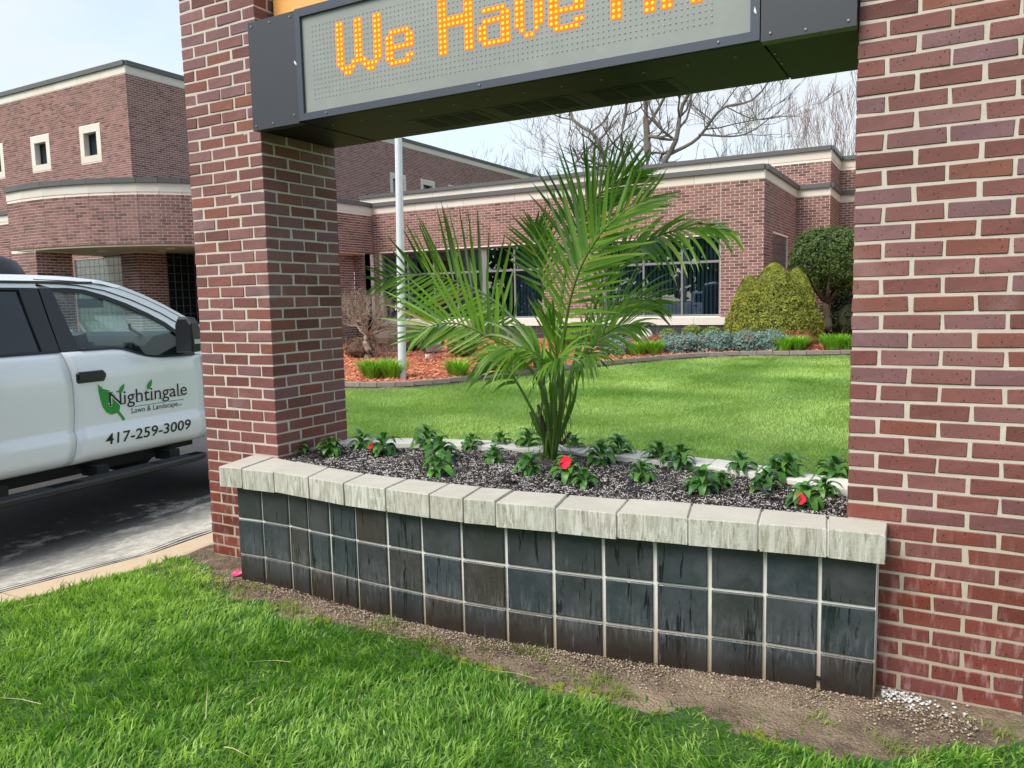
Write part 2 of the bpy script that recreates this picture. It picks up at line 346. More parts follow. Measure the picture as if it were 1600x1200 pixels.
FLW= [(-0.028, 0.198, 0.645), (0.167, 0.259, 0.645), (0.215, 0.502, 0.645), (0.457, 0.424, 0.645), (0.598, 0.685, 0.645), (0.901, 0.385, 0.645), (1.11, 0.06, 0.645), (0.875, 0.778, 0.645), (1.209, 0.479, 0.645), (1.011, 0.904, 0.645), (1.531, 0.294, 0.645), (1.193, 0.933, 0.645), (1.787, 0.245, 0.645), (1.92, 0.154, 0.645), (1.492, 0.969, 0.645), (1.786, 0.669, 0.645), (1.806, 0.911, 0.645), (2.128, 0.395, 0.645), (2.067, 0.846, 0.645), (2.219, 0.748, 0.645), (2.476, 0.249, 0.645), (2.525, 0.423, 0.645), (2.545, 0.737, 0.645), (2.728, 0.43, 0.645), (2.784, 0.715, 0.645), (2.732, 0.662, 0.645), (2.943, 0.188, 0.645), (2.989, 0.415, 0.645), (2.989, 0.775, 0.645)]
WILT= [(1.541, 0.06, 0.645), (2.168, 0.124, 0.645), (2.758, 0.223, 0.645), (0.174, 0.156, 0.645), (0.983, 0.141, 0.645)]
BALLS= [(-10.256, 14.3, 0.72, 0.307), (-6.6, 10.98, 0.74, 0.30), (-5.34, 10.35, 0.72, 0.33), (-9.23, 14.2, 0.779, 0.263), (-3.482, 14.2, 0.703, 0.275), (-2.908, 14.3, 0.684, 0.182), (-2.223, 14.3, 0.701, 0.208), (-1.65, 14.3, 0.76, 0.234), (-1.196, 14.3, 0.746, 0.202), (-3.923, 13.8, 0.63, 0.304), (-4.136, 13.0, 0.598, 0.294)]
JUN=[(-2.269, 11.15, 0.455, 0.34), (-1.186, 11.85, 0.481, 0.42), (-0.777, 12.1, 0.483, 0.46), (-0.504, 12.15, 0.488, 0.26), (0.072, 12.3, 0.491, 0.42), (0.389, 12.45, 0.496, 0.30)]
LILY=[(-5.024, 7.014, 0.313, 0.26), (-4.654, 7.096, 0.316, 0.258), (-3.661, 7.577, 0.329, 0.233), (-3.118, 8.445, 0.363, 0.332), (-2.779, 8.95, 0.378, 0.247), (-1.828, 11.128, 0.457, 0.224), (-1.558, 11.283, 0.462, 0.224), (0.701, 12.30, 0.493, 0.219), (0.955, 12.40, 0.499, 0.195), (1.56, 12.55, 0.501, 0.24), (1.802, 12.62, 0.502, 0.215)]
CONES=[(-0.213, 13.5, .6, .44), (0.30, 13.4, .6, .76), (0.646, 14.0, .6, .45)]
CTOP=[(0, 13.5, 1.992, 0), (0, 13.4, 2.226, 0), (0, 14.0, 2.12, 0)]
def catmull(P, n):
    P = [Vector(p) for p in P]; P = [P[0]*2-P[1]]+P+[P[-1]*2-P[-2]]; out = []
    m = len(P)-3
    for i in range(n):
        t = i/(n-1)*m; k = min(int(t), m-1); u = t-k; a, b, c, d = P[k:k+4]
        out.append(.5*((2*b)+(-a+c)*u+(2*a-5*b+4*c-d)*u*u+(-a+3*b-3*c+d)*u**3))
    return out
# ------------------------------------------------------------------ ground
XE = [(-12,-5.5),(-6,-2.9),(-3,-1.55),(-1.22,-.97),(-.2,-.76),(.5,-.80),(1.2,-1.12),(2.0,-1.55),(2.8,-2.15),(3.8,-3.3),(5.0,-4.9),(6.4,-7.0),(9,-11.1),(14,-19)]
def xe(y): return float(np.interp(y, [a for a, b in XE], [b for a, b in XE]))
def g(x, y): return .035*max(0.0, min(y, 22)-.5)
BND = [(-.80,-.06),(-.578,-.15),(-.37,-.20),(-.096,-.39),(.21,-.47),(.57,-.50),(1.014,-.475),(1.324,-.49),(1.576,-.525),(1.804,-.57),(2.296,-.585),(2.718,-.56),(3.055,-.565),(3.251,-.54),(3.429,-.46),(3.543,-.30),(3.744,-.12),(4.6,-.02),(9,0)]
BX = np.array([a for a, b in BND]); BY = np.array([b for a, b in BND])
EDGE = [(-11.2,6.9),(-8.0,6.5),(-6.2,6.3),(-5.01,6.38),(-4.4,6.5),(-3.9,6.83),(-3.61,7.18),(-3.36,7.62),(-3.05,8.15),(-2.63,8.95),(-2.14,9.8),(-1.74,10.37),(-1.24,11.05),(-.65,11.58),(-.11,11.9),(.47,12.05),(1.15,12.15),(1.87,12.4),(3,12.7),(6,13.2),(11,13.6)]
EX = np.array([a for a, b in EDGE]); EY = np.array([b for a, b in EDGE])
def in_drive(x, y): return x < xe(y) and y < 9.4
def zdrive(x, y):
    d = xe(y)-.2-x
    return -.015-.105*max(0, min(1, d/1.2))+.02*max(0, y-5)
def ground_mat():
    m = M('lawn soil and turf', .95)
    dirt = m.mix(m.ramp(m.noise(9, detail=9, rough=.8), [(.35, 0), (.65, 1)]), (.045, .028, .018), (.24, .17, .11))
    dirt = m.mix(m.ramp(m.noise(2.2, detail=4), [(.45, 0), (.65, .8)]), dirt, (.31, .235, .155))
    dirt = m.mix(m.ramp(m.voro(85, out='Distance'), [(0, .8), (.18, .7), (.25, 0)]), dirt, (.36, .31, .25))
    moss = m.ramp(m.noise(5.5, detail=5), [(.60, 0), (.68, 1)])
    dirt = m.mix(m.math('MULTIPLY', moss, .6), dirt, (.10, .12, .015))
    turf = m.mix(m.noise(1.1, detail=6, rough=.7), (.07, .16, .02), (.16, .27, .045))
    turf = m.mix(m.ramp(m.noise(.55, m.pos((1, 2.2, 1), rot=(0, 0, .4))), [(.42, 0), (.6, .6)]), turf, (.17, .25, .06))
    turf = m.mix(m.noise(60, detail=3), m.mix(1, turf, (.5, .5, .5), 'MULTIPLY'), m.mix(1, turf, (1.25, 1.25, 1.25), 'MULTIPLY'))
    a = m.N('ShaderNodeAttribute'); a.attribute_name = 'dirt'
    yy = m.ramp(m.math('MULTIPLY', m.xyz(1), .1), [(.0, 1), (.09, 0)]); turf = m.mix(yy, turf, (.04, .10, .015)); m.color(m.mix(m.ramp(a.outputs['Fac'], [(.4, 0), (.6, 1)]), turf, dirt))  # near turf painted darker for the shade between the grass blades
    m.bump(m.math('ADD', m.noise(45, detail=6), m.math('MULTIPLY', m.voro(85), .8)), .9, .012); return m.mat
def build_ground():
    xs = np.unique(np.round(np.concatenate([np.linspace(-400, -30, 8), np.linspace(-30, -6, 13), np.arange(-6, -1.6, .25), np.arange(-1.6, 5.6, .06), np.linspace(5.6, 14, 12), np.linspace(20, 400, 9)]), 3))
    ys = np.unique(np.round(np.concatenate([np.linspace(-400, -20, 8), np.linspace(-20, -4, 9), np.arange(-4, 1.2, .06), np.arange(1.2, 10, .2), np.linspace(10, 24, 12), np.linspace(40, 500, 9)]), 3))
    V = []; D = []
    for y in ys:
        for x in xs:
            z = g(x, y); d = 0.0
            if x > xe(y)-.12: 
                b = float(np.interp(x, BX, BY))
                n = noise.noise((x*3.1, y*3.1, 0))*.10+noise.noise((x*11, y*11, 3))*.04
                if y > b+n-.02 and y < .75: d = 1.0
                if d and y < .7: z += noise.noise((x*8, y*8, 1))*.007-.002
                z += noise.noise((x*.9, y*.9, 7))*.012
            elif in_drive(x, y): z = -.42
            V.append((x, y, z)); D.append(d)
    nx = len(xs); F = [(j*nx+i, j*nx+i+1, (j+1)*nx+i+1, (j+1)*nx+i) for j in range(len(ys)-1) for i in range(nx-1)]
    me = bpy.data.meshes.new('ground'); me.from_pydata(V, [], F)
    a = me.attributes.new('dirt', 'FLOAT', 'POINT'); a.data.foreach_set('value', D)
    me.polygons.foreach_set('use_smooth', [True]*len(F))
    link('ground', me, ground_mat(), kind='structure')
build_ground()
def drive_mat():
    m = M('driveway concrete', .85)
    c = m.mix(m.ramp(m.noise(14, detail=10, rough=.8), [(.35, 0), (.65, 1)]), (.36, .33, .27), (.78, .73, .62))
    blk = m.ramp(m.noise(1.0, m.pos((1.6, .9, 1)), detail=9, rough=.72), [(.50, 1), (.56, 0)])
    x = m.xyz(0); near = m.ramp(m.math('ADD', m.math('MULTIPLY', x, -.25), m.math('MULTIPLY', m.math('SUBTRACT', m.noise(2.5, detail=12, rough=.82), .5), .8)), [(.56, 0), (.62, 1)]); blk = m.math('MAXIMUM', m.math('MULTIPLY', blk, m.ramp(m.math('MULTIPLY', x, -.25), [(.34, .15), (.56, 1)])), near)  # dark wet stains; the near mask also paints the shade under the pickup
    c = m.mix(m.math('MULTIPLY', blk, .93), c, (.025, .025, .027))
    c = m.mix(m.ramp(m.voro(120), [(0, .5), (.15, .5), (.25, 0)]), c, (.12, .11, .1))
    m.color(c); m.bump(m.noise(110, detail=5), .5, .003); return m.mat
def build_drive():
    ys = np.concatenate([np.linspace(-12, -3, 10), np.arange(-2.8, 6, .2), np.linspace(6, 9.4, 6)])
    us = [0, .3, .6, 1, 1.5, 2.2, 3, 5, 8, 12, 20]
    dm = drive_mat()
    def sheet(name, f0, f1, mat, zt, lab=None, us_=None):
        V = []; F = []; n = len(us_)
        for y in ys:
            for u in us_: V.append((xe(y)+f0-u, y, zt(xe(y)+f0-u, y)))
        for j in range(len(ys)-1):
            for i in range(n-1): F.append((j*n+i, (j+1)*n+i, (j+1)*n+i+1, j*n+i+1))
        me = bpy.data.meshes.new(name); me.from_pydata(V, [], F)
        link(name, me, mat, kind='structure')
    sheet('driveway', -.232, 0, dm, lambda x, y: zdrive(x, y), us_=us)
    km = M('tan kerb concrete', .9); c = km.mix(km.noise(6, detail=7, rough=.7), (.46, .34, .21), (.66, .52, .36))
    c = km.mix(km.ramp(km.voro(90), [(0, .6), (.12, .6), (.2, 0)]), c, (.2, .15, .1)); km.color(c); km.bump(km.noise(120), .5)
    # kerb strip cast in lengths, with a joint every 1.5 m, plus dark cracked joint filler beside it
    seams = [-12, -9, -6, -4.2, -2.75, -1.02, .35, 1.6, 3, 4.6, 6.3, 8, 9.4]
    root = empty('kerb', (0,0,0), None, None); root['kind'] = 'structure'
    for a, b in zip(seams[:-1], seams[1:]):
        mb = MB(); yy = np.linspace(a+.006, b-.006, max(4, int((b-a)/.15)))
        w = .215
        P = []
        for y in yy:
            x0 = xe(y)+.006*noise.noise((y*6, 0, 0)); z = zdrive(xe(y), y)+.012
            P += [(x0, y, z-.25), (x0, y, z), (x0-.02, y, z+.008), (x0-w, y, z+.004), (x0-w-.004, y, z-.25)]
        n = len(yy); fs = [(i*5+k, (i+1)*5+k, (i+1)*5+k+1, i*5+k+1) for i in range(n-1) for k in range(4)]
        fs += [(0,1,2,3,4), tuple((n-1)*5+k for k in (4,3,2,1,0))]
        mb.add(P, fs); mb.build('kerb_stone', km.mat, root)
    jm = simple('joint filler', (.03, .03, .032), .9, var=.5, scale=40)
    for off, amp, w in ((-.243, .008, .022), (-.30, .03, .014), (-.35, .04, .009)):
        mb = MB(); pts = []
        for y in np.arange(-3.2, 1.0, .06):
            pts.append((xe(y)+off+amp*noise.noise((y*2.3, off*40, 0)), y))
        P = []
        for i, (x, y) in enumerate(pts):
            ww = w*(.6+.8*abs(noise.noise((y*9, off, 2))))
            P += [(x-ww, y, zdrive(x-ww, y)+.012), (x+ww, y, zdrive(min(x+ww, xe(y)-.2), y)+.0125)]
        mb.add(P, [(2*i, 2*i+1, 2*i+3, 2*i+2) for i in range(len(pts)-1)]); mb.build('joint_filler', jm, root)
    mb = MB(); P = []
    for i, u in enumerate(np.arange(0, 6, .1)):
        y = -1.02-.04*u+.02*noise.noise((u*3, 0, 5)); x = xe(y)-.23-u
        P += [(x, y-.008, zdrive(x, y)+.004), (x, y+.008, zdrive(x, y)+.004)]
    mb.add(P, [(2*i, 2*i+1, 2*i+3, 2*i+2) for i in range(59)]); mb.build('slab_joint', jm, root)
build_drive()

# ------------------------------------------------------------------ brick pieces
CH = .0677; S = .618; BL = .1955; BD = .095; BH = .0568; MO = S/3
def brick_bm(lx, ly, lz, ch=.003, jit=.0022, seed=0):
    """chamfered slightly irregular brick centred at 0"""
    r = random.Random(seed); vs = []
    for sx in (-1, 1):
        for sy in (-1, 1):
            for sz in (-1, 1):
                p = [sx*lx/2, sy*ly/2, sz*lz/2]; j = [r.uniform(-jit, jit) for _ in range(3)]
                vs.append((p[0]-sx*ch+j[0], p[1]+j[1], p[2]-sz*ch+j[2]))      # on Y face
                vs.append((p[0]+j[0], p[1]-sy*ch+j[1], p[2]-sz*ch+j[2]))      # on X face
                vs.append((p[0]-sx*ch+j[0], p[1]-sy*ch+j[1], p[2]+j[2]))      # on Z face
    def q(sx, sy, sz, k): return ((sx > 0)*4+(sy > 0)*2+(sz > 0))*3+k
    F = []
    for s_ in (-1, 1):
        F.append([q(-1,s_,-1,0), q(1,s_,-1,0), q(1,s_,1,0), q(-1,s_,1,0)][::1 if s_ < 0 else -1])
        F.append([q(s_,-1,-1,1), q(s_,1,-1,1), q(s_,1,1,1), q(s_,-1,1,1)][::1 if s_ > 0 else -1])
        F.append([q(-1,-1,s_,2), q(1,-1,s_,2), q(1,1,s_,2), q(-1,1,s_,2)][::1 if s_ > 0 else -1])
        for t in (-1, 1):
            F.append([q(s_,t,-1,0), q(s_,t,-1,1), q(s_,t,1,1), q(s_,t,1,0)])
            F.append([q(s_,-1,t,1), q(s_,-1,t,2), q(s_,1,t,2), q(s_,1,t,1)])
            F.append([q(-1,s_,t,0), q(-1,s_,t,2), q(1,s_,t,2), q(1,s_,t,0)])
            for w in (-1, 1): F.append([q(s_,t,w,0), q(s_,t,w,1), q(s_,t,w,2)])
    me = bpy.data.meshes.new('brick'); me.from_pydata(vs, [], F)
    import bmesh
    b = bmesh.new(); b.from_mesh(me); bmesh.ops.recalc_face_normals(b, faces=b.faces); b.to_mesh(me); b.free()
    return me
BX_ = [brick_bm(BL, BD, BH, seed=i) for i in range(6)]
for me in BX_: me.materials.append(MT['brick_obj'])
NCOURSE = 53
def pillar(name, x0, label, visible, hole=None):
    root = empty('brick_pillar', (x0, 0, 0), label, 'brick pillar', 'brick pillars holding the sign')
    core = MB(); core.box(.0032, S-.0032, .0032, S-.0032, -.3, NCOURSE*CH); core.build('mortar', MT['mortar'], root)
    rest = MB(); cnt = 0
    for k in range(-2, NCOURSE):
        z = k*CH+CH/2; L = []
        ev = k % 2 == 0
        a = BL/2; b = BD/2; e = S-b
        if ev:
            for i in range(3): L += [('f', a+i*(S-BL)/2, b, 0), ('b', a+i*(S-BL)/2, e, 0)]
            for i in range(2): 
                yy = S/2+(i-.5)*MO; L += [('l', b, yy, 1), ('r', e, yy, 1)]
        else:
            for i in range(3): L += [('l', b, a+i*(S-BL)/2, 1), ('r', e, a+i*(S-BL)/2, 1)]
            for i in range(2): xx = S/2+(i-.5)*MO; L += [('f', xx, b, 0), ('b', xx, e, 0)]
        for side, cx, cy, rot in L:
            corner_front = rot and cy < .2
            vis = k >= 0 and ((side == 'f') or (side == 'r' and 'r' in visible) or (corner_front)) 
            j = [random.uniform(-.0012, .0012) for _ in range(3)]
            if vis and cnt < 300:
                o = link('brick', random.choice(BX_), None, root); cnt += 1
                o.location = (cx+j[0], cy+j[1], z+j[2]*.6)
                o.rotation_euler = (random.uniform(-.010, .010), random.uniform(-.008, .008), (PI/2 if rot else 0)+random.choice((0, PI))+random.uniform(-.004, .004))
            else:
                hx, hy = (BD/2, BL/2) if rot else (BL/2, BD/2)
                rest.box(cx-hx, cx+hx, cy-hy, cy+hy, z-BH/2, z+BH/2, random.random())
    rest.build('brick', MT['brick_att'], root, 'stuff')
    cap = MB(); cap.box(-.04, S+.04, -.04, S+.04, NCOURSE*CH+.002, NCOURSE*CH+.1); cap.build('capstone', MT['limestone'], root)
    return root
W = 3.13
pillar('l', -S, 'red-brown brick pillar between the white pickup and the flower planter, left end of the sign', 'fr')
pillar('r', W, 'red-brown brick pillar at the right edge, next to the white pebbles, right end of the sign', 'f')

# ------------------------------------------------------------------ LED sign between the pillars
SZ0, SZ1, SY0, SY1 = 2.565, 3.135, -.055, .63
def led_sign():
    root = empty('led_sign', (0, 0, 0), 'charcoal metal LED message board spanning the two brick pillars, lit orange words', 'led sign')
    X0, X1 = .004, W-.004
    b = MB()
    b.box(X0, X1, .0, SY1, SZ0+.012, SZ1-.004)
    b.build('cabinet', MT['signdark'], root)
    p = MB()
    p.box(X0-.002, .352, SY0, -.001, SZ0-.012, SZ1); p.build('side_panel', MT['sign'], root)
    p = MB(); p.box(2.784, X1+.002, SY0, -.001, SZ0-.012, SZ1); p.build('side_panel', MT['sign'], root)
    # bottom sheets with a visible lap joint
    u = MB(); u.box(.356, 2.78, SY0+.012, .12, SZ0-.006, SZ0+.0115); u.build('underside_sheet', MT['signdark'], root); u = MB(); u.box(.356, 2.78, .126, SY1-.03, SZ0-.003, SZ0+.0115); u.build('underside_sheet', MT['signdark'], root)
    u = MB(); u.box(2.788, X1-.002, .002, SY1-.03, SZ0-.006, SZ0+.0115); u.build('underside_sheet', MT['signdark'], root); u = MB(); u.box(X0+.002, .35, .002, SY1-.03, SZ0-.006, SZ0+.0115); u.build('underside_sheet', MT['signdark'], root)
    # mitred frame
    f0, f1, zb, zt, w = .356, 2.78, SZ0-.004, SZ1+.004, .036
    for a in ('b', 't', 'l', 'r'):
        m = MB(); y0, y1 = SY0-.004, SY0+.03
        if a in 'bt':
            zo, zi = (zb, zb+w) if a == 'b' else (zt, zt-w*1.2)
            q = [(f0, zo), (f1, zo), (f1-w, zi), (f0+w, zi)]
        else:
            xo, xi = (f0, f0+w) if a == 'l' else (f1, f1-w)
            q = [(xo, zb+.0005), (xo, zt-.0005), (xi, zt-w*1.2-.0005), (xi, zb+w+.0005)]
        vs = [(x, y0, z) for x, z in q]+[(x, y1, z) for x, z in q]
        m.add(vs, [(0,1,2,3),(4,5,6,7),(0,1,5,4),(1,2,6,5),(2,3,7,6),(3,0,4,7)]); m.build('frame_bar', MT['trim'], root)
    fm = M('grey display face', .35)
    c = fm.mix(fm.noise(1.2, detail=5), (.20, .22, .20), (.30, .32, .29)); c = fm.mix(fm.ramp(fm.noise(9, detail=6), [(.5, 0), (.75, .25)]), c, (.40, .40, .34)); fm.color(c)
    m = MB(); m.box(f0+w-.004, f1-w+.004, SY0+.012, SY0+.022, zb+w-.004, zt-w*1.2+.004); face = m.build('display_face', fm.mat, root)
    PX = .0247; ZB = 2.765; yf = SY0+.0115
    F = {'W':['##...##...##']*8+['##..####..##','.####..####.','..##....##..'],
         'e':['.#####.','##...##','##...##','#######','##.....','##...##','.#####.'],
         'H':['##....##']*4+['########']*2+['##....##']*5,
         'a':['.#####.','.....##','.######','##...##','##...##','##...##','.######'],
         'v':['##..##']*5+['.#..#.','..##..'],
         'A':['...##...','..####..','..#..#..','.##..##.','.##..##.']+['##....##']*2+['########']+['##....##']*3,
         'n':['##.###.','###..##']+['##...##']*5}
    lm = M('lit amber diode'); lm.b.inputs['Base Color'].default_value = (1, .3, .02, 1); lm.b.inputs['Emission Color'].default_value = (1, .40, .01, 1); lm.b.inputs['Emission Strength'].default_value = 1.25
    lh = M('diode glow fill'); lh.b.inputs['Base Color'].default_value = (1, .12, .0, 1); lh.b.inputs['Emission Color'].default_value = (1, .09, .0, 1); lh.b.inputs['Emission Strength'].default_value = .8  # orange square fill painted behind the diodes as their glow
    um = simple('unlit diode', (.42, .45, .42), .4)
    def disc(mb, x, z, r, y, n=8): mb.add([(x+r*math.cos(2*PI*k/n), y, z-r*math.sin(2*PI*k/n)) for k in range(n)], [tuple(range(n))[::-1]])
    def dome(mb, x, z, r, y, n=8):
        mb.add([(x+r*q*math.cos(2*PI*k/n), y-d, z+r*q*math.sin(2*PI*k/n)) for q, d in ((1, 0), (.6, .0025)) for k in range(n)], [(k, (k+1)%n, n+(k+1)%n, n+k) for k in range(n)]+[tuple(range(n, 2*n))])
    lit = set()
    cols0 = [('W', 0), ('e', 13), ('H', 26), ('a', 35), ('v', 43), ('e', 50), ('A', 62), ('n', 71)]
    xs0 = .637; cols = 82
    for ch, c0 in cols0:
        G = F[ch]; mb = MB(); hb = MB()
        for r, row in enumerate(G):
            for c, t in enumerate(row):
                if t == '#':
                    x = xs0+(c0+c)*PX; z = ZB+(len(G)-1-r)*PX; lit.add((c0+c, len(G)-1-r))
                    dome(mb, x, z, .0074, yf-.0012); q_ = .0124; hb.add([(x-q_, yf-.0006, z-q_), (x+q_, yf-.0006, z-q_), (x+q_, yf-.0006, z+q_), (x-q_, yf-.0006, z+q_)], [(0, 1, 2, 3)])
        o = mb.build('lit_letter', lm.mat, face); hb.build('lit_letter_rim', lh.mat, face)
    mb = MB()
    for r in range(-4, 12):
        for c in range(-7, 80):
            if (c, r) not in lit: dome(mb, xs0+c*PX, ZB+r*PX, .0036, yf-.0008, 6)
    mb.build('unlit_diode', um, face, 'stuff')
    # vents
    for xa, xb in ((.86, 1.25), (1.36, 1.78), (1.90, 2.30)):
        for i in range(3):
            m = MB(); w3 = (xb-xa)/3; m.box(xa+i*w3+.012, xa+(i+1)*w3-.012, .30, .50, SZ0-.0062, SZ0-.004); v = m.build('vent', MT['black'], root)
        m = MB(); m.box(xa-.03, xb+.03, .27, .53, SZ0-.0045, SZ0-.0032); m.build('vent_plate', MT['signdark'], root)
    m = MB()
    def screw(x, y, z, ax):
        n = 8; r = .0065
        if ax == 'y': m.add([(x+r*math.cos(2*PI*k/n)*q, y-d, z+r*math.sin(2*PI*k/n)*q) for q, d in ((1,0),(.7,.004)) for k in range(n)], [(k,(k+1)%n,n+(k+1)%n,n+k) for k in range(n)]+[tuple(range(n,2*n))])
        else: m.add([(x+r*math.cos(2*PI*k/n)*q, y+r*math.sin(2*PI*k/n)*q, z-d) for q, d in ((1,0),(.7,.004)) for k in range(n)], [(k,(k+1)%n,n+(k+1)%n,n+k) for k in range(n)]+[tuple(range(n,2*n))])
    for x, z in ((.03, 3.11), (.17, 3.11), (.32, 3.11), (.03, 2.575), (.16, 2.575), (.32, 2.60), (2.82, 2.58), (2.95, 2.57), (3.1, 2.575), (3.1, 3.1)): screw(x, SY0-.0005, z, 'y')
    for x in (.55, 1.5, 2.62): screw(x, SY0-.0045, SZ0+.015, 'y')
    for x in np.arange(.45, 2.75, .2): screw(x, .10, SZ0-.0065, 'z'); screw(x+.07, .57, SZ0-.0035, 'z')
    for y in (.15, .22, .3): screw(2.80, y, SZ0-.0065, 'z')
    m.build('screw', MT['screw'], root, 'stuff')
    # scuff mark
    m = MB(); m.add([(.335, SY0-.001, 2.87), (.356, SY0-.0055, 2.85), (.358, SY0-.0055, 2.862), (.34, SY0-.001, 2.882)], [(0,1,2,3)]); m.build('paint_scuff', simple('bare scuff', (.6,.62,.65), .5), root)
    m = MB(); m.add([(2.757, SY0-.0045, 2.672), (2.765, SY0-.0045, 2.66), (2.768, SY0-.0045, 2.664), (2.761, SY0-.0045, 2.69)], [(0,1,2,3)]); m.build('paint_scuff', simple('bare scuff', (.7,.72,.75), .5), root)
led_sign()
def upper_panel():
    root = empty('upper_sign_cabinet', (0,0,SZ1), 'orange-yellow sign panel above the dark LED board, cut off by the picture top', 'sign')
    om = M('orange sign face', .35); om.color(om.mix(om.noise(1.5), (.86, .40, .10), (.92, .46, .13)))
    m = MB(); m.box(.02, W-.02, .13, .15, .045, .60); m.build('orange_face', om.mat, root)
    m = MB(); m.box(.006, W-.006, .152, .50, .003, .62); m.build('cabinet', MT['sign'], root)
    for z0, z1 in ((.003, .043), (.602, .64)):
        m = MB(); m.box(.008, W-.008, .105, .1505, z0, z1); m.build('frame_bar', MT['trim'], root)
upper_panel()

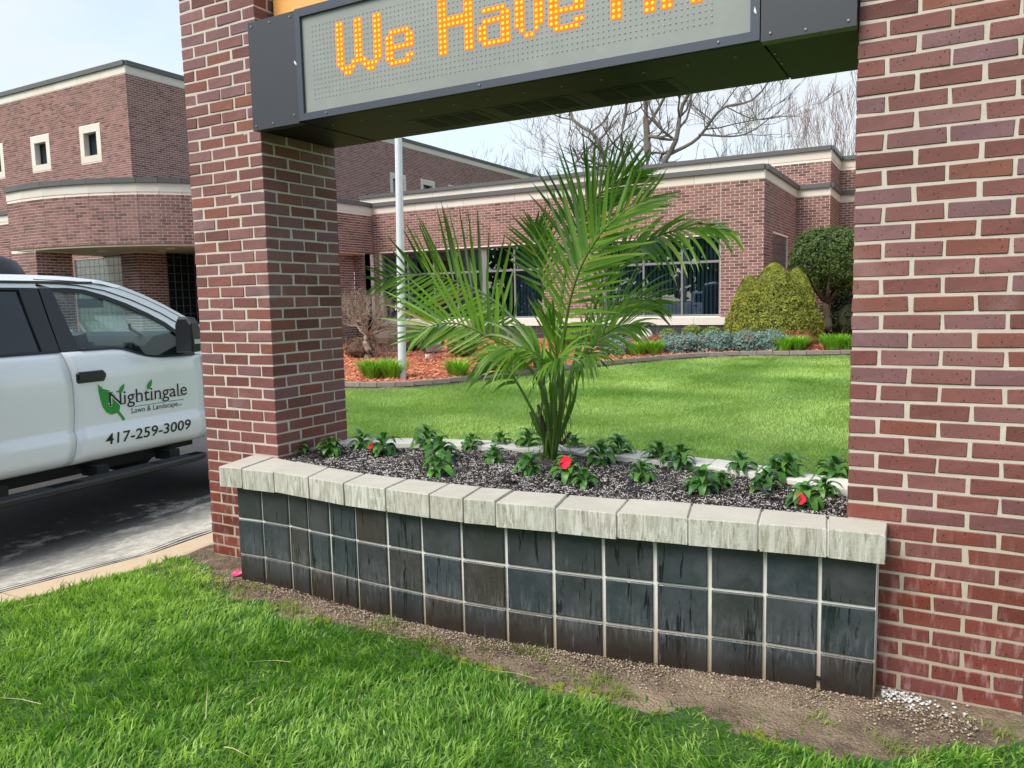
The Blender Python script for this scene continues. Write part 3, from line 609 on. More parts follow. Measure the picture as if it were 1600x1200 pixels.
# ------------------------------------------------------------------ planter
FO = [(-.118,-.335),(.045,-.318),(.29,-.315),(.57,-.345),(.825,-.365),(1.10,-.376),(1.365,-.382),(1.548,-.378),(1.71,-.366),(2.0,-.338),(2.27,-.304),(2.56,-.262),(2.83,-.22),(3.085,-.198),(3.285,-.182)]
FI = [(-.20,-.004),(-.03,-.004),(.21,-.06),(.50,-.115),(.78,-.145),(1.07,-.158),(1.33,-.16),(1.51,-.156),(1.68,-.145),(1.955,-.115),(2.235,-.075),(2.51,-.03),(2.80,.0),(3.06,-.004),(3.28,-.004)]
CT = .676; CB = .562
def wall_y(x): return float(np.interp(x, [a for a, b in FO], [b for a, b in FO]))+.058
def planter():
    root = empty('planter', (0,0,0), 'curved planter of dark square tiles with pale streaked coping stones between the brick pillars', 'planter')
    jit = random.Random(3)
    def stone(p, name='coping_stone', mat=None):
        # p: four plan corners, CCW ; bevelled top edge
        m = MB(); c = Vector((sum(a for a, b in p)/4, sum(b for a, b in p)/4))
        dz = jit.uniform(-.003, .003); tl = jit.uniform(-.002, .002)
        def ring(f, z): return [(c.x+(a-c.x)*f[0], c.y+(b-c.y)*f[1], z+(tl if a > c.x else -tl)) for a, b in p]
        L = [ring((1, 1), CB+dz), ring((1, 1), CT-.005+dz), ring((.975, .975), CT+dz)]
        vs = [v for r in L for v in r]
        fs = [(0,3,2,1)]+[(k, (k+1)%4, 4+(k+1)%4, 4+k) for k in range(4)]+[(4+k, 4+(k+1)%4, 8+(k+1)%4, 8+k) for k in range(4)]+[(8,9,10,11)]
        m.add(vs, fs); return m.build(name, mat or MT['coping'], root)
    for i in range(14):
        gp = .003 if i not in (4, 5, 8, 9, 12) else .006
        (ax, ay), (bx, by) = FO[i], FO[i+1]; (cx, cy), (dx, dy) = FI[i+1], FI[i]
        stone([(ax+gp, ay+jit.uniform(-.002,.002)), (bx-gp, by+jit.uniform(-.002,.002)), (cx-gp, cy), (dx+gp, dy)])
    mb = MB(); P = []
    for (ax, ay), (cx, cy) in zip(FO, FI): P += [(ax*.999+.001*cx, ay+.010, CB+.004), (cx, cy-.01, CB+.004), (cx, cy-.01, CT-.012), (ax, ay+.010, CT-.012)]
    P[0:4] = [(x+.02, y, z) for x, y, z in P[0:4]]; P[-4:] = [(x-.02, y, z) for x, y, z in P[-4:]]
    n = len(FO); mb.add(P, [(i*4+k, (i+1)*4+k, (i+1)*4+(k+1)%4, i*4+(k+1)%4) for i in range(n-1) for k in range(4)]+[(0,1,2,3), tuple((n-1)*4+k for k in (3,2,1,0))])
    mb.build('coping_mortar', MT['grout'], root)
    # back coping: mirror arc
    plain = concrete('clean coping concrete', (.66, .64, .58), False, .15)
    bo = [(x, 1.02-.42*((x-1.56)/1.75)**2) for x in np.linspace(-.05, 3.17, 13)]; bi = [(x, y-.20) for x, y in bo]
    for i in range(12):
        (ax, ay), (bx, by) = bi[i], bi[i+1]; (cx, cy), (dx, dy) = bo[i+1], bo[i]
        stone([(ax+.003, ay), (bx-.003, by), (cx-.003, cy), (dx+.003, dy)], 'coping_stone', plain)
    # tile columns
    tx = [-.062, .125, .332, .487, .655, .845, 1.052, 1.268, 1.495, 1.726, 1.957, 2.184, 2.408, 2.632, 2.846, 3.052, 3.25]
    rows = [-.055, .158, .366, .565]
    core = MB(); P = []
    for x in tx: y = wall_y(x); P += [(x, y+.007, -.3), (x, y+.007, CB), (x, y+.16, CB), (x, y+.16, -.3)]
    P[0:4] = [(x+.004, y, z) for x, y, z in P[0:4]]; P[-4:] = [(x-.002, y, z) for x, y, z in P[-4:]]
    n = len(tx); core.add(P, [(i*4+k, (i+1)*4+k, (i+1)*4+(k+1)%4, i*4+(k+1)%4) for i in range(n-1) for k in range(4)]+[(0,1,2,3), tuple((n-1)*4+k for k in (3,2,1,0))])
    core.build('grout_backing', MT['grout'], root)
    for i in range(16):
        a = Vector((tx[i], wall_y(tx[i]))); b = Vector((tx[i+1], wall_y(tx[i+1]))); d = (b-a); ln = d.length; d.normalize(); nrm = Vector((d.y, -d.x))
        wg = .0125 if i in (6, 9, 11, 12) else .0095
        for r in range(3):
            m = MB(); z0, z1 = rows[r]+.0055, rows[r+1]-.0055
            tj = jit.uniform(-.002, .002); lean = jit.uniform(-.002, .002)
            def P3(u, o, z): q = a+d*u+nrm*(o+tj+lean*(u/ln-.5)); return (q.x, q.y, z)
            g0, g1 = wg*.7+jit.uniform(0, .002), ln-wg*.7-jit.uniform(0, .002)
            if i == 15: g1 = ln
            lo, hi = z0+jit.uniform(0,.002), z1-jit.uniform(0,.002); e = .004
            vs = [P3(g0, -.006, lo), P3(g1, -.006, lo), P3(g1, -.006, hi), P3(g0, -.006, hi), P3(g0, .001, lo), P3(g1, .001, lo), P3(g1, .001, hi), P3(g0, .001, hi),
                  P3(g0+e, .004, lo+e), P3(g1-e, .004, lo+e), P3(g1-e, .004, hi-e), P3(g0+e, .004, hi-e)]
            m.add(vs, [(0,1,5,4),(1,2,6,5),(2,3,7,6),(3,0,4,7),(4,5,9,8),(5,6,10,9),(6,7,11,10),(7,4,8,11),(8,9,10,11)]); m.build('tile', MT['tile'], root)
    m = MB(); y = wall_y(3.25); m.box(3.2485, 3.252, y+.002, -.004, -.2, CB-.002); m.build('end_face', MT['grout'], root)
    # weep hole
    for x, z in ((3.052, .052), (.12, .03)):
        m = MB(); y = wall_y(x); n = 12; m.add([(x+.011*math.cos(2*PI*k/n), y-.0065, z+.011*math.sin(2*PI*k/n)) for k in range(n)], [tuple(range(n))]); m.build('weep_hole', MT['black'], root)
    # back wall (plain tile faced)
    m = MB()
    for i in range(12):
        (ax, ay), (bx, by) = bo[i], bo[i+1]
        vs = [(ax, ay-.05, -.2), (bx, by-.05, -.2), (bx, by-.05, CB), (ax, ay-.05, CB), (ax, ay-.17, -.2), (bx, by-.17, -.2), (bx, by-.17, CB), (ax, ay-.17, CB)]
        m.add(vs, [(0,3,2,1),(4,5,6,7),(3,7,6,2)])
    m.build('back_wall', MT['dtile'], root)
    # soil
    sm = M('dark potting soil', .95)
    c = sm.mix(sm.noise(60, detail=6, rough=.7), (.012, .008, .007), (.05, .034, .03))
    c = sm.mix(sm.ramp(sm.voro(170), [(0, 1), (.22, 1), (.3, 0)]), c, (.40, .38, .36)); sm.color(c); sm.bump(sm.noise(70), 1, .01)
    xs = np.linspace(-.02, 3.14, 110); V = []; F = []; ny = 36
    for x in xs:
        y0 = wall_y(x)+.12; y1 = 1.02-.42*((x-1.56)/1.75)**2-.1
        for j in range(ny):
            y = y0+(y1-y0)*j/(ny-1); V.append((x, y, .650+.012*noise.noise((x*5, y*5, 0))+.007*noise.noise((x*22, y*22, 0))+.012*math.exp(-((x-1.46)**2+(y-.7)**2)/.05)))
    F = [(i*ny+j, (i+1)*ny+j, (i+1)*ny+j+1, i*ny+j+1) for i in range(len(xs)-1) for j in range(ny-1)]
    me = bpy.data.meshes.new('soil'); me.from_pydata(V, [], F); me.polygons.foreach_set('use_smooth', [True]*len(F)); link('soil', me, sm.mat, root)
    # perlite and bark crumbs
    def crumbs(name, n, s0, s1, mat, parent, kindf=None):
        N_ = n; x = RNG.uniform(0, 3.1, N_); y0 = np.interp(x, [a for a, b in FO], [b for a, b in FO])+.23; y1 = 1.02-.42*((x-1.56)/1.75)**2-.22
        y = y0+(y1-y0)*RNG.random(N_); z = np.array([.653+.012*noise.noise((a*5, b*5, 0))+.007*noise.noise((a*22, b*22, 0)) for a, b in zip(x, y)])
        dens = np.array([noise.noise((a*4, b*4, 9)) for a, b in zip(x, y)]); keep = RNG.random(N_) < .55+dens*.9; x, y, z = x[keep], y[keep], z[keep]; N_ = len(x)
        s = RNG.uniform(s0, s1, N_); c = np.stack([x, y, z+s*.2], 1)
        T4 = np.array([[1,1,1],[1,-1,-1],[-1,1,-1],[-1,-1,1]], float)/1.3; V = c[:, None, :]+(T4[None]+RNG.uniform(-.5, .5, (N_, 4, 3)))*s[:, None, None]*np.array([1,1,.7])
        T = (np.arange(N_)[:, None, None]*4+np.array([[0,1,2],[0,3,1],[0,2,3],[1,3,2]])[None]).reshape(-1, 3)
        link(name, tri_mesh(name, V.reshape(-1, 3), T, np.repeat(RNG.random(N_), 4), mat), None, parent, 'stuff')
    crumbs('perlite', 40000, .0015, .0036, simple('perlite', (.70, .67, .65), .9), root)
    crumbs('soil_crumb', 9000, .004, .010, simple('soil crumb', (.03, .018, .014), .95, var=.6, scale=60), root)
planter()
# ------------------------------------------------------------------ pickup truck
def pickup():
    Z0 = -.125; WD = 2.03
    root = empty('pickup_truck', (-2.129, .2165, Z0), 'white crew cab pickup with green leaf lettering parked on the driveway left of the sign', 'pickup truck', None, math.radians(4))
    white = M('white vehicle paint', .22, spec=.5); white.b.inputs['Base Color'].default_value = (.80, .83, .86, 1); white.b.inputs['Coat Weight'].default_value = .6; white.b.inputs['Coat Roughness'].default_value = .05
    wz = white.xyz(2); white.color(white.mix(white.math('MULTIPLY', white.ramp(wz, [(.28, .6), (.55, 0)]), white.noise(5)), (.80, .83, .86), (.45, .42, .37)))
    white = white.mat
    blk = simple('satin black trim', (.013, .014, .016), .35, var=.1); rub = simple('window seal rubber', (.006, .006, .007), .5)
    dark = simple('dark vehicle underside', (.012, .012, .012), .8); intr = simple('dark cabin plastic', (.022, .03, .034), .55); seat = simple('grey seat cloth', (.02, .022, .025), .9)  # dark is one near-black base colour for chassis, floors and brackets
    chrome = simple('chrome', (.6, .6, .6), .12, 1); 
    gl = glass_mat('vehicle glass', (.80, .90, .87), .035, 5.0); tint = glass_mat('tinted vehicle glass', (.13, .14, .15), .06, 4.0)
    sv = lambda v: v   # local frame: x = outward (t), y = forward (s), z = height above driveway
    TZ = [(.40,-.06),(.435,-.045),(.47,-.012),(.52,.008),(.60,.014),(.655,.012),(.685,-.010),(.72,-.008),(.9,.0),(1.05,.002),(1.15,-.008),(1.24,-.03),(1.30,-.062),(1.77,-.215),(1.84,-.29)]
    tz = lambda z: float(np.interp(z, [a for a, b in TZ], [b for a, b in TZ]))
    H = -Z0
    def pt(s, z, off=0, far=False):
        t = tz(z)+off; return ((-WD-t) if far else t, s, z+H)
    ZL = [.435,.45,.47,.50,.55,.60,.65,.667,.685,.71,.78,.86,.95,1.04,1.12,1.18,1.23,1.27]
    def panel(name, sl, sr, top, mat, parent, far=False, zlist=ZL, ns=12, off=0.0, zb=None):
        """skin between s=sl(z) and s=sr(z) up to height top(s), with returned edges"""
        m = MB(); V = []; n = len(zlist)
        for i in range(ns+1):
            u = i/ns
            for z in zlist:
                s = sl(z)+(sr(z)-sl(z))*u; zt = top(s); zz = zlist[0]+(z-zlist[0])*(zt-zlist[0])/(zlist[-1]-zlist[0]) if z > .72 else z
                if z > .72: zz = .72+(z-.72)*(zt-.72)/(zlist[-1]-.72)
                V.append(pt(s, zz, off, far))
        F = [(i*n+k, (i+1)*n+k, (i+1)*n+k+1, i*n+k+1) for i in range(ns) for k in range(n-1)]
        b = len(V); ring = [i*n for i in range(ns+1)]+[ns*n+k for k in range(1, n)]+[i*n+n-1 for i in range(ns-1, -1, -1)]+[k for k in range(n-2, 0, -1)]
        for r_ in ring: x, y, z = V[r_]; V.append((x+(.035 if far else -.035), y, z))
        q = len(ring); F += [(ring[i], b+i, b+(i+1) % q, ring[(i+1) % q]) for i in range(q)]
        m.add(V, F); o = m.build(name, mat, parent); 
        for p in o.data.polygons[:ns*(n-1)]: p.use_smooth = True
        return o
    def strip(name, A, B, mat, parent, far=False, off=0.0, th=.02):
        m = MB(); V = []
        for (a, b) in zip(A, B): V += [pt(a[0], a[1], off, far), pt(b[0], b[1], off, far)]
        n = len(A); k = len(V)
        V += [(x+(th if far else -th), y, z) for x, y, z in V]
        F = [(2*i, 2*i+2, 2*i+3, 2*i+1) for i in range(n-1)]+[(k+2*i, k+2*i+1, k+2*i+3, k+2*i+2) for i in range(n-1)]
        F += [(2*i, k+2*i, k+2*i+2, 2*i+2) for i in range(n-1)]+[(2*i+1, 2*i+3, k+2*i+3, k+2*i+1) for i in range(n-1)]+[(0, 1, k+1, k), (2*n-2, k+2*n-2, k+2*n-1, 2*n-1)]
        m.add(V, F); return m.build(name, mat, parent)
    GZ = [(.40,-.185),(.439,-.182),(.563,-.156),(.846,-.136),(1.08,-.137),(1.263,-.176),(1.30,-.183),(1.77,-.20)]
    gap = lambda z: float(np.interp(z, [a for a, b in GZ], [b for a, b in GZ]))
    SILL = [(-1.2,1.268),(-.03,1.272),(.25,1.270),(.33,1.262),(.40,1.240),(.48,1.207),(.55,1.190),(.65,1.176),(.86,1.169),(1.0,1.169),(1.1,1.172)]
    sill = lambda s: float(np.interp(s, [a for a, b in SILL], [b for a, b in SILL]))-.004
    GT = [(-.103,1.713),(.02,1.706),(.153,1.694),(.314,1.649),(.482,1.587),(.658,1.505),(.81,1.42),(.903,1.346),(.97,1.262),(.975,1.175)]
    DT = [(-.20,1.77),(.0,1.764),(.118,1.754),(.333,1.716),(.559,1.639),(.799,1.529),(.988,1.414),(1.086,1.337),(1.14,1.28),(1.17,1.20)]
    RS = [(-.20,1.835),(.0,1.830),(.115,1.824),(.329,1.803),(.498,1.759),(.673,1.692),(.856,1.605),(1.048,1.496),(1.128,1.449),(1.32,1.33)]
    def side(far):
        P_ = root
        d1 = panel('front_door', lambda z: gap(z)+.004, lambda z: 1.075-.02*(z-.9), sill, white, P_, far)
        d2 = panel('rear_door', lambda z: -1.08+.0*z, lambda z: gap(z)-.004, sill, white, P_, far)
        GI = [(s+(.012 if i < 8 else .02), z+.034 if i < 8 else z) for i, (s, z) in enumerate(GT)]; GI[0] = (-.103, 1.740)
        strip('door_frame', GI[:8]+[(1.0, 1.27), (1.02, 1.172)], DT[:8]+[(1.10, 1.29), (1.10, 1.172)], white, d1, far, -.004)
        strip('window_seal', GT, GI[:8]+[(1.0, 1.27), (1.0, 1.175)], rub, d1, far, -.001)
        lo = [(s, sill(s)) for s in np.linspace(-.02, 1.0, 16)]; hi = [(s, z+.016) for s, z in lo]
        strip('belt_seal', lo, hi, rub, d1, far, .004)
        strip('black_pillar_cover', [(gap(1.272)+.004, 1.272), (gap(1.5)+.006, 1.5), (-.196, 1.735)], [(-.029, 1.272), (-.062, 1.5), (-.103, 1.735)], blk, d1, far, .002)
        strip('mirror_sail', [(.90, 1.172), (.90, 1.29), (.93, 1.33)], [(1.02, 1.172), (1.0, 1.27), (.975, 1.30)], blk, d1, far, .003)
        # rear door upper
        strip('black_pillar_cover', [(-.31, 1.272), (-.33, 1.5), (-.345, 1.72)], [(gap(1.272)-.004, 1.272), (gap(1.5)-.006, 1.5), (-.208, 1.735)], blk, d2, far, .002)
        strip('window_seal', [(-.98, 1.72), (-.345, 1.722)], [(-.98, 1.738), (-.205, 1.738)], rub, d2, far, -.001)
        strip('door_frame', [(-1.08, 1.739), (-.208, 1.739)], [(-1.08, 1.77), (-.208, 1.77)], white, d2, far, -.004)
        strip('door_frame', [(-1.08, 1.27), (-1.08, 1.735)], [(-.98, 1.27), (-.98, 1.735)], white, d2, far, -.004)
        strip('belt_seal', [(-.98, 1.264), (-.19, 1.266)], [(-.98, 1.282), (-.19, 1.284)], rub, d2, far, .004)
        strip('roof_rail', [(-1.16, 1.775)]+DT, [(-1.16, 1.835)]+RS, white, P_, far, -.001, .04)
        strip('roof_ditch', [(-1.16, 1.770)]+DT[:8], [(-1.16, 1.779)]+[(a_, b_+.009) for a_, b_ in DT[:8]], rub, P_, far, .0015)
        strip('drip_line', [(a_, b_-.036) for a_, b_ in RS[:9]], [(a_, b_-.031) for a_, b_ in RS[:9]], rub, P_, far, .001)
        # glass
        gbot = [(-.03, 1.26), (.0, 1.26), (.153, 1.26), (.314, 1.26), (.482, 1.20), (.658, 1.17), (.81, 1.165), (.903, 1.165), (.965, 1.165), (.97, 1.165)]
        strip('door_glass', gbot, GT, gl, d1, far, -.018, .004)
        strip('door_glass', [(-.985, 1.26), (-.30, 1.26)], [(-.985, 1.725), (-.34, 1.725)], tint, d2, far, -.018, .004)
        # handles
        for d_, s0 in ((d1, -.106), (d2, -1.0)):
            m = MB(); x = -WD-.0 if far else 0; k = -1 if far else 1
            y0, y1, z0, z1 = s0, s0+.232, 1.032+H, 1.118+H; e = .012
            vs = [(x+k*.001, a, b) for a, b in ((y0, z0+e), (y0+e, z0), (y1-e, z0), (y1, z0+e), (y1, z1-e), (y1-e, z1), (y0+e, z1), (y0, z1-e))]
            vs2 = [(x+k*.014, .5*(y0+y1)+(b_-.5*(y0+y1))*.96, .5*(z0+z1)+(c_-.5*(z0+z1))*.9) for _, b_, c_ in vs]
            m.add(vs+vs2, [tuple(range(8, 16))]+[(i, (i+1) % 8, 8+(i+1) % 8, 8+i) for i in range(8)]); h = m.build('door_handle', blk, d_)
            m = MB(); m.box(min(x+k*.0145, x+k*.036), max(x+k*.0145, x+k*.036), y0+.012, y1-.012, z0+.030, z0+.066); m.build('pull', blk, h)
        return d1, d2
    d1, d2 = side(False); side(True)
    # lower body, firewall, floor
    m = MB()
    m.box(-WD+.16, -.16, -1.12, 1.10, .42+H, .50+H); m.box(-WD+.10, -.10, 1.02, 1.30, .45+H, 1.16+H); m.box(-WD+.06, -.06, -1.16, -1.10, .42+H, 1.27+H)
    m.build('cab_floor', dark, root)
    m = MB()
    def quadstrip(L, R): 
        b = len(L); m.add(L+R, [(i, i+1, b+i+1, b+i) for i in range(b-1)])
    rl = [pt(s, z, -.002) for s, z in [(-1.16, 1.835)]+RS[:4]]; rr_ = [pt(s, z, -.002, True) for s, z in [(-1.16, 1.835)]+RS[:4]]
    mid1 = [(-.55, y, z+.012) for x, y, z in rl]; mid2 = [(-1.48, y, z+.012) for x, y, z in rl]
    quadstrip(rl, mid1); quadstrip(mid1, mid2); quadstrip(mid2, rr_)
    m.add([pt(-1.16, 1.835), (-.55, -1.16, 1.847+H), (-1.48, -1.16, 1.847+H), pt(-1.16, 1.835, 0, True), pt(-1.16, 1.76, 0, True), pt(-1.16, 1.76)], [(0,1,2,3,4,5)])
    m.build('roof', white, root, smooth=True)
    m = MB(); m.box(-WD+.22, -.22, -1.0, .25, 1.77+H, 1.79+H); m.build('headliner', simple('headliner', (.08,.08,.08), .9), root)
    m = MB(); a = [pt(s, z, -.015) for s, z in RS[3:]]; b = [pt(s, z, -.015, True) for s, z in RS[3:]]; c1 = [(-.6, y+.06, z+.02) for x, y, z in a]; c2 = [(-1.43, y+.06, z+.02) for x, y, z in a]
    quadstrip(a, c1); quadstrip(c1, c2); quadstrip(c2, b); m.build('windshield', gl, root, smooth=True)
    m = MB(); m.box(-WD+.25, -.25, -1.15, -1.14, 1.30+H, 1.76+H); m.build('rear_window', tint, root)
    for x0, x1 in ((-WD+.06, -WD+.25), (-.25, -.06)): m = MB(); m.box(x0, x1, -1.158, -1.10, 1.27+H, 1.76+H); m.build('rear_pillar', white, root)
    # front end
    fz = lambda s: 1.175-.02*max(0, s-1.3)
    for far in (False, True):
        ZF = [z for z in ZL]
        def arch(z): return 0
        o = panel('front_fender', lambda z: 1.08-.02*(z-.9), lambda z: (1.28 if z < .86 else 2.28) if z < .9 else 2.28, lambda s: fz(s), white, root, far, ns=10)
        strip('fender_edge', [(1.27, .45), (1.3, .72), (1.45, .88), (1.72, .94), (1.98, .88), (2.13, .72), (2.16, .5)], [(1.2, .45), (1.22, .76), (1.4, .96), (1.72, 1.03), (2.04, .96), (2.24, .76), (2.28, .5)], white, root, far, .012, .06)
    m = MB()
    rows = []
    for s, z in ((1.16, 1.215), (1.4, 1.235), (1.8, 1.225), (2.15, 1.19), (2.3, 1.12)):
        rows.append([(-.10, s, z-.05+H), (-.22, s, z+H), (-.6, s, z+.035+H), (-1.43, s, z+.035+H), (-1.81, s, z+H), (-WD+.10, s, z-.05+H)])
    V = [p for r_ in rows for p in r_]; m.add(V, [(i*6+k, i*6+k+1, (i+1)*6+k+1, (i+1)*6+k) for i in range(4) for k in range(5)]); m.build('hood', white, root, smooth=True)
    m = MB(); m.box(-WD+.08, -.08, 2.24, 2.32, .62+H, 1.10+H); gr = m.build('grille', blk, root)
    for k in range(5): q = MB(); q.box(-WD+.5, -.5, 2.32, 2.345, .70+k*.085+H, .73+k*.085+H); q.build('grille_bar', chrome, gr)
    for x0, x1 in ((-WD+.09, -WD+.46), (-.46, -.09)): q = MB(); q.box(x0, x1, 2.322, 2.36, .72+H, 1.05+H); q.build('headlight', simple('headlight lens', (.5, .55, .6), .1), root)
    m = MB(); m.box(-WD+.03, -.03, 2.3, 2.46, .40+H, .62+H); m.build('bumper', chrome, root)
    # bed
    for far in (False, True): panel('bed_side', lambda z: -3.35, lambda z: -1.14, lambda s: 1.27, white, root, far, ns=6)
    m = MB(); m.box(-WD+.04, -.04, -3.30, -1.2, .62+H, .66+H); m.box(-WD+.04, -.04, -1.22, -1.18, .66+H, 1.25+H); m.build('bed_floor', dark, root)
    m = MB(); m.box(-WD+.03, -.03, -3.40, -3.36, .62+H, 1.26+H); m.build('tailgate', white, root)
    m = MB(); m.box(-WD+.05, -.05, -3.56, -3.41, .42+H, .58+H); m.build('rear_bumper', chrome, root)
    m = MB(); 
    for x in (-.55, -1.48): m.box(x-.05, x+.05, -3.3, 2.25, .34+H, .45+H)
    m.box(-WD+.3, -.3, -.6, .9, .30+H, .40+H); m.box(-.40, -.20, -1.1, 1.1, .36+H, .44+H); m.build('chassis', dark, root)
    # wheels
    for s in (1.72, -2.25):
        for x in (-.16, -WD+.16):
            m = MB(); prof = [(.20, -.13), (.36, -.13), (.395, -.10), (.40, 0), (.395, .10), (.36, .13), (.20, .13)]
            V = []; n = 28
            for r_, w in prof:
                for k in range(n): V.append((x+w, s+r_*math.cos(2*PI*k/n), .40+r_*math.sin(2*PI*k/n)))
            q = len(prof); F = [(i*n+k, i*n+(k+1) % n, (i+1)*n+(k+1) % n, (i+1)*n+k) for i in range(q-1) for k in range(n)]
            wh = empty('wheel', (0, 0, 0), None, None); wh.parent = root
            m.add(V, F); m.build('tyre', simple('tyre rubber', (.012, .012, .012), .85), wh, smooth=True)
            m = MB(); xo = x+(.09 if x > -1 else -.09)
            m.tube([(x-.12, s, .40), (x+.12, s, .40)], .205, 24); 
            for k in range(8): a = 2*PI*k/8; m.obox((xo, s+.12*math.cos(a), .40+.12*math.sin(a)), (0, math.cos(a), math.sin(a)), (1, 0, 0), (0, -math.sin(a), math.cos(a)), .09, .045, .022)
            m.build('rim', chrome, wh)
    # running board with tread and brackets
    m = MB(); y0, y1 = -1.0, .965
    V = []; prof = [(-.02, .235), (-.02, .270), (.0, .285), (.13, .285), (.15, .272), (.15, .245), (.12, .232)]
    ys = [y0, y0+.06, y1-.10, y1]
    for j, y in enumerate(ys):
        f = .75 if j in (0, 3) else 1
        for x, z in prof: V.append((x*f-.01, y, z+.046+H))
    n = len(prof); m.add(V, [(i*n+k, (i+1)*n+k, (i+1)*n+(k+1) % n, i*n+(k+1) % n) for i in range(3) for k in range(n)]+[tuple(range(n)), tuple(3*n+k for k in range(n))[::-1]])
    rb = m.build('running_board', blk, root)
    m = MB(); gm_ = simple('grit tread', (.045, .048, .05), .8, var=.4, scale=60)
    for a, b in ((y0+.08, -.42), (-.18, .46), (.5, .82)):
        y = a
        while y < b: m.obox((.055, y, .3325+H), (1, .25, 0), (-.25, 1, 0), (0, 0, 1), .055, .007, .0022); y += .032
    m.build('tread', gm_, rb, 'stuff')
    for y in (-.72, .05, .72): m = MB(); m.obox((-.08, y, .355+H), (1, 0, 0), (0, 1, 0), (0, 0, 1), .09, .05, .04); m.build('bracket', dark, rb)
    # mirror
    m = MB(); m.obox((.06, .88, 1.25+H), (.75, -.66, 0), (.66, .75, 0), (0, 0, 1), .15, .03, .035); mo = m.build('door_mirror', blk, root)
    m = MB(); V = []; ring = [(-.09, .0), (-.085, .15), (-.055, .20), (.05, .20), (.09, .15), (.10, .0), (.095, -.085), (-.09, -.09)]
    for y, f in ((.665, .9), (.68, 1), (.75, .96), (.80, .6)):
        for x, z in ring: V.append((.25+x*f, y, 1.30+z*f+H))
    n = len(ring); m.add(V, [(i*n+k, (i+1)*n+k, (i+1)*n+(k+1) % n, i*n+(k+1) % n) for i in range(3) for k in range(n)]+[tuple(range(n)), tuple(3*n+k for k in range(n))[::-1]]); m.build('mirror_shell', blk, mo, smooth=False)
    m = MB(); m.obox((.322, .735, 1.30+H), (1, 0, 0), (0, 1, 0), (0, 0, 1), .032, .045, .018); m.build('signal_lens', simple('signal lens', (.55, .56, .5), .15), mo)
    m = MB(); m.obox((-WD-.20, .97, 1.31+H), (1, 0, 0), (0, 1, 0), (0, 0, 1), .09, .05, .15); m.build('door_mirror', blk, root)
    # cabin
    m = MB(); P = [(.62, .60), (.60, 1.27), (.70, 1.345), (.93, 1.375), (1.2, 1.36), (1.2, .6)]
    V = [(-.12, s, z+H) for s, z in P]+[(-WD+.12, s, z+H) for s, z in P]; n = len(P); m.add(V, [tuple(range(n)), tuple(range(n, 2*n))[::-1]]+[(i, n+i, n+(i+1) % n, (i+1) % n) for i in range(n)]); da = m.build('dashboard', intr, root)
    m = MB(); m.obox((-1.0, .58, 1.24+H), (1, 0, 0), (0, .98, .2), (0, -.2, .98), .19, .045, .13); m.build('centre_stack', simple('console plastic', (.03, .032, .035), .35), da)
    m = MB(); m.obox((-1.0, .532, 1.26+H), (1, 0, 0), (0, .98, .2), (0, -.2, .98), .09, .004, .055); m.build('screen', simple('console screen', (.01, .014, .018), .08), da)
    for x in (-.30, -.80, -1.22): m = MB(); m.obox((x, .60, 1.24+H), (1, 0, 0), (0, 1, 0), (0, 0, 1), .05, .014, .06); m.build('air_vent', simple('vent', (.05, .052, .055), .25), da)
    m = MB(); V = [];
    for k in range(24):
        a = 2*PI*k/24
        for j in range(6): b_ = 2*PI*j/6; r_ = .19+.016*math.cos(b_); V.append((-1.55+r_*math.cos(a), .42+.016*math.sin(b_)+.25*r_*math.sin(a)*.4, 1.22+H+r_*math.sin(a)))
    m.add(V, [(k*6+j, ((k+1) % 24)*6+j, ((k+1) % 24)*6+(j+1) % 6, k*6+(j+1) % 6) for k in range(24) for j in range(6)]); m.tube([(-1.55, .42, 1.22+H), (-1.55, .62, 1.16+H)], .05, 8); m.build('steering_wheel', intr, root, smooth=True)
    for x in (-.52, -1.51):
        for s in (-.50, -1.0):
            m = MB(); m.obox((x, s+.12, .80+H), (1, 0, 0), (0, 1, 0), (0, 0, 1), .25, .25, .09); m.obox((x, s-.14, 1.08+H), (1, 0, 0), (0, .97, -.22), (0, .22, .97), .24, .07, .28); m.obox((x, s-.24, 1.44+H), (1, 0, 0), (0, 1, 0), (0, 0, 1), .13, .05, .09); m.build('seat', seat, root)
    m = MB(); m.obox((-1.0, .80, 1.63+H), (.97, .2, 0), (-.2, .97, 0), (0, 0, 1), .12, .02, .04); m.tube([(-1.0, .81, 1.65+H), (-1.0, .88, 1.68+H)], .012, 5); m.build('rear_view_mirror', simple('cabin mirror', (.06, .08, .09), .2, .2), root)
    m = MB(); m.tube([(-WD+.30, .62, 1.46+H), (-WD+.34, .66, 1.42+H), (-WD+.32, .88, 1.30+H), (-WD+.28, .92, 1.28+H)], .016, 6); m.build('grab_handle', simple('pale handle', (.35, .36, .34), .4), root)
    m = MB(); m.tube([(-.28, .60, 1.46+H), (-.32, .64, 1.41+H), (-.28, .82, 1.30+H), (-.24, .86, 1.28+H)], .014, 6); m.build('grab_handle', simple('pale handle', (.35, .36, .34), .4), root)
    # lettering on the front door
    dk = simple('black lettering', (.012, .012, .014), .4); gn = M('green leaf print', .4); gn.color(gn.mix(gn.noise(6), (.015, .22, .03), (.03, .36, .05))); wh_ = simple('white outline', (.80, .82, .84), .3, var=.02); tl_ = simple('teal rule', (.05, .33, .25), .4)
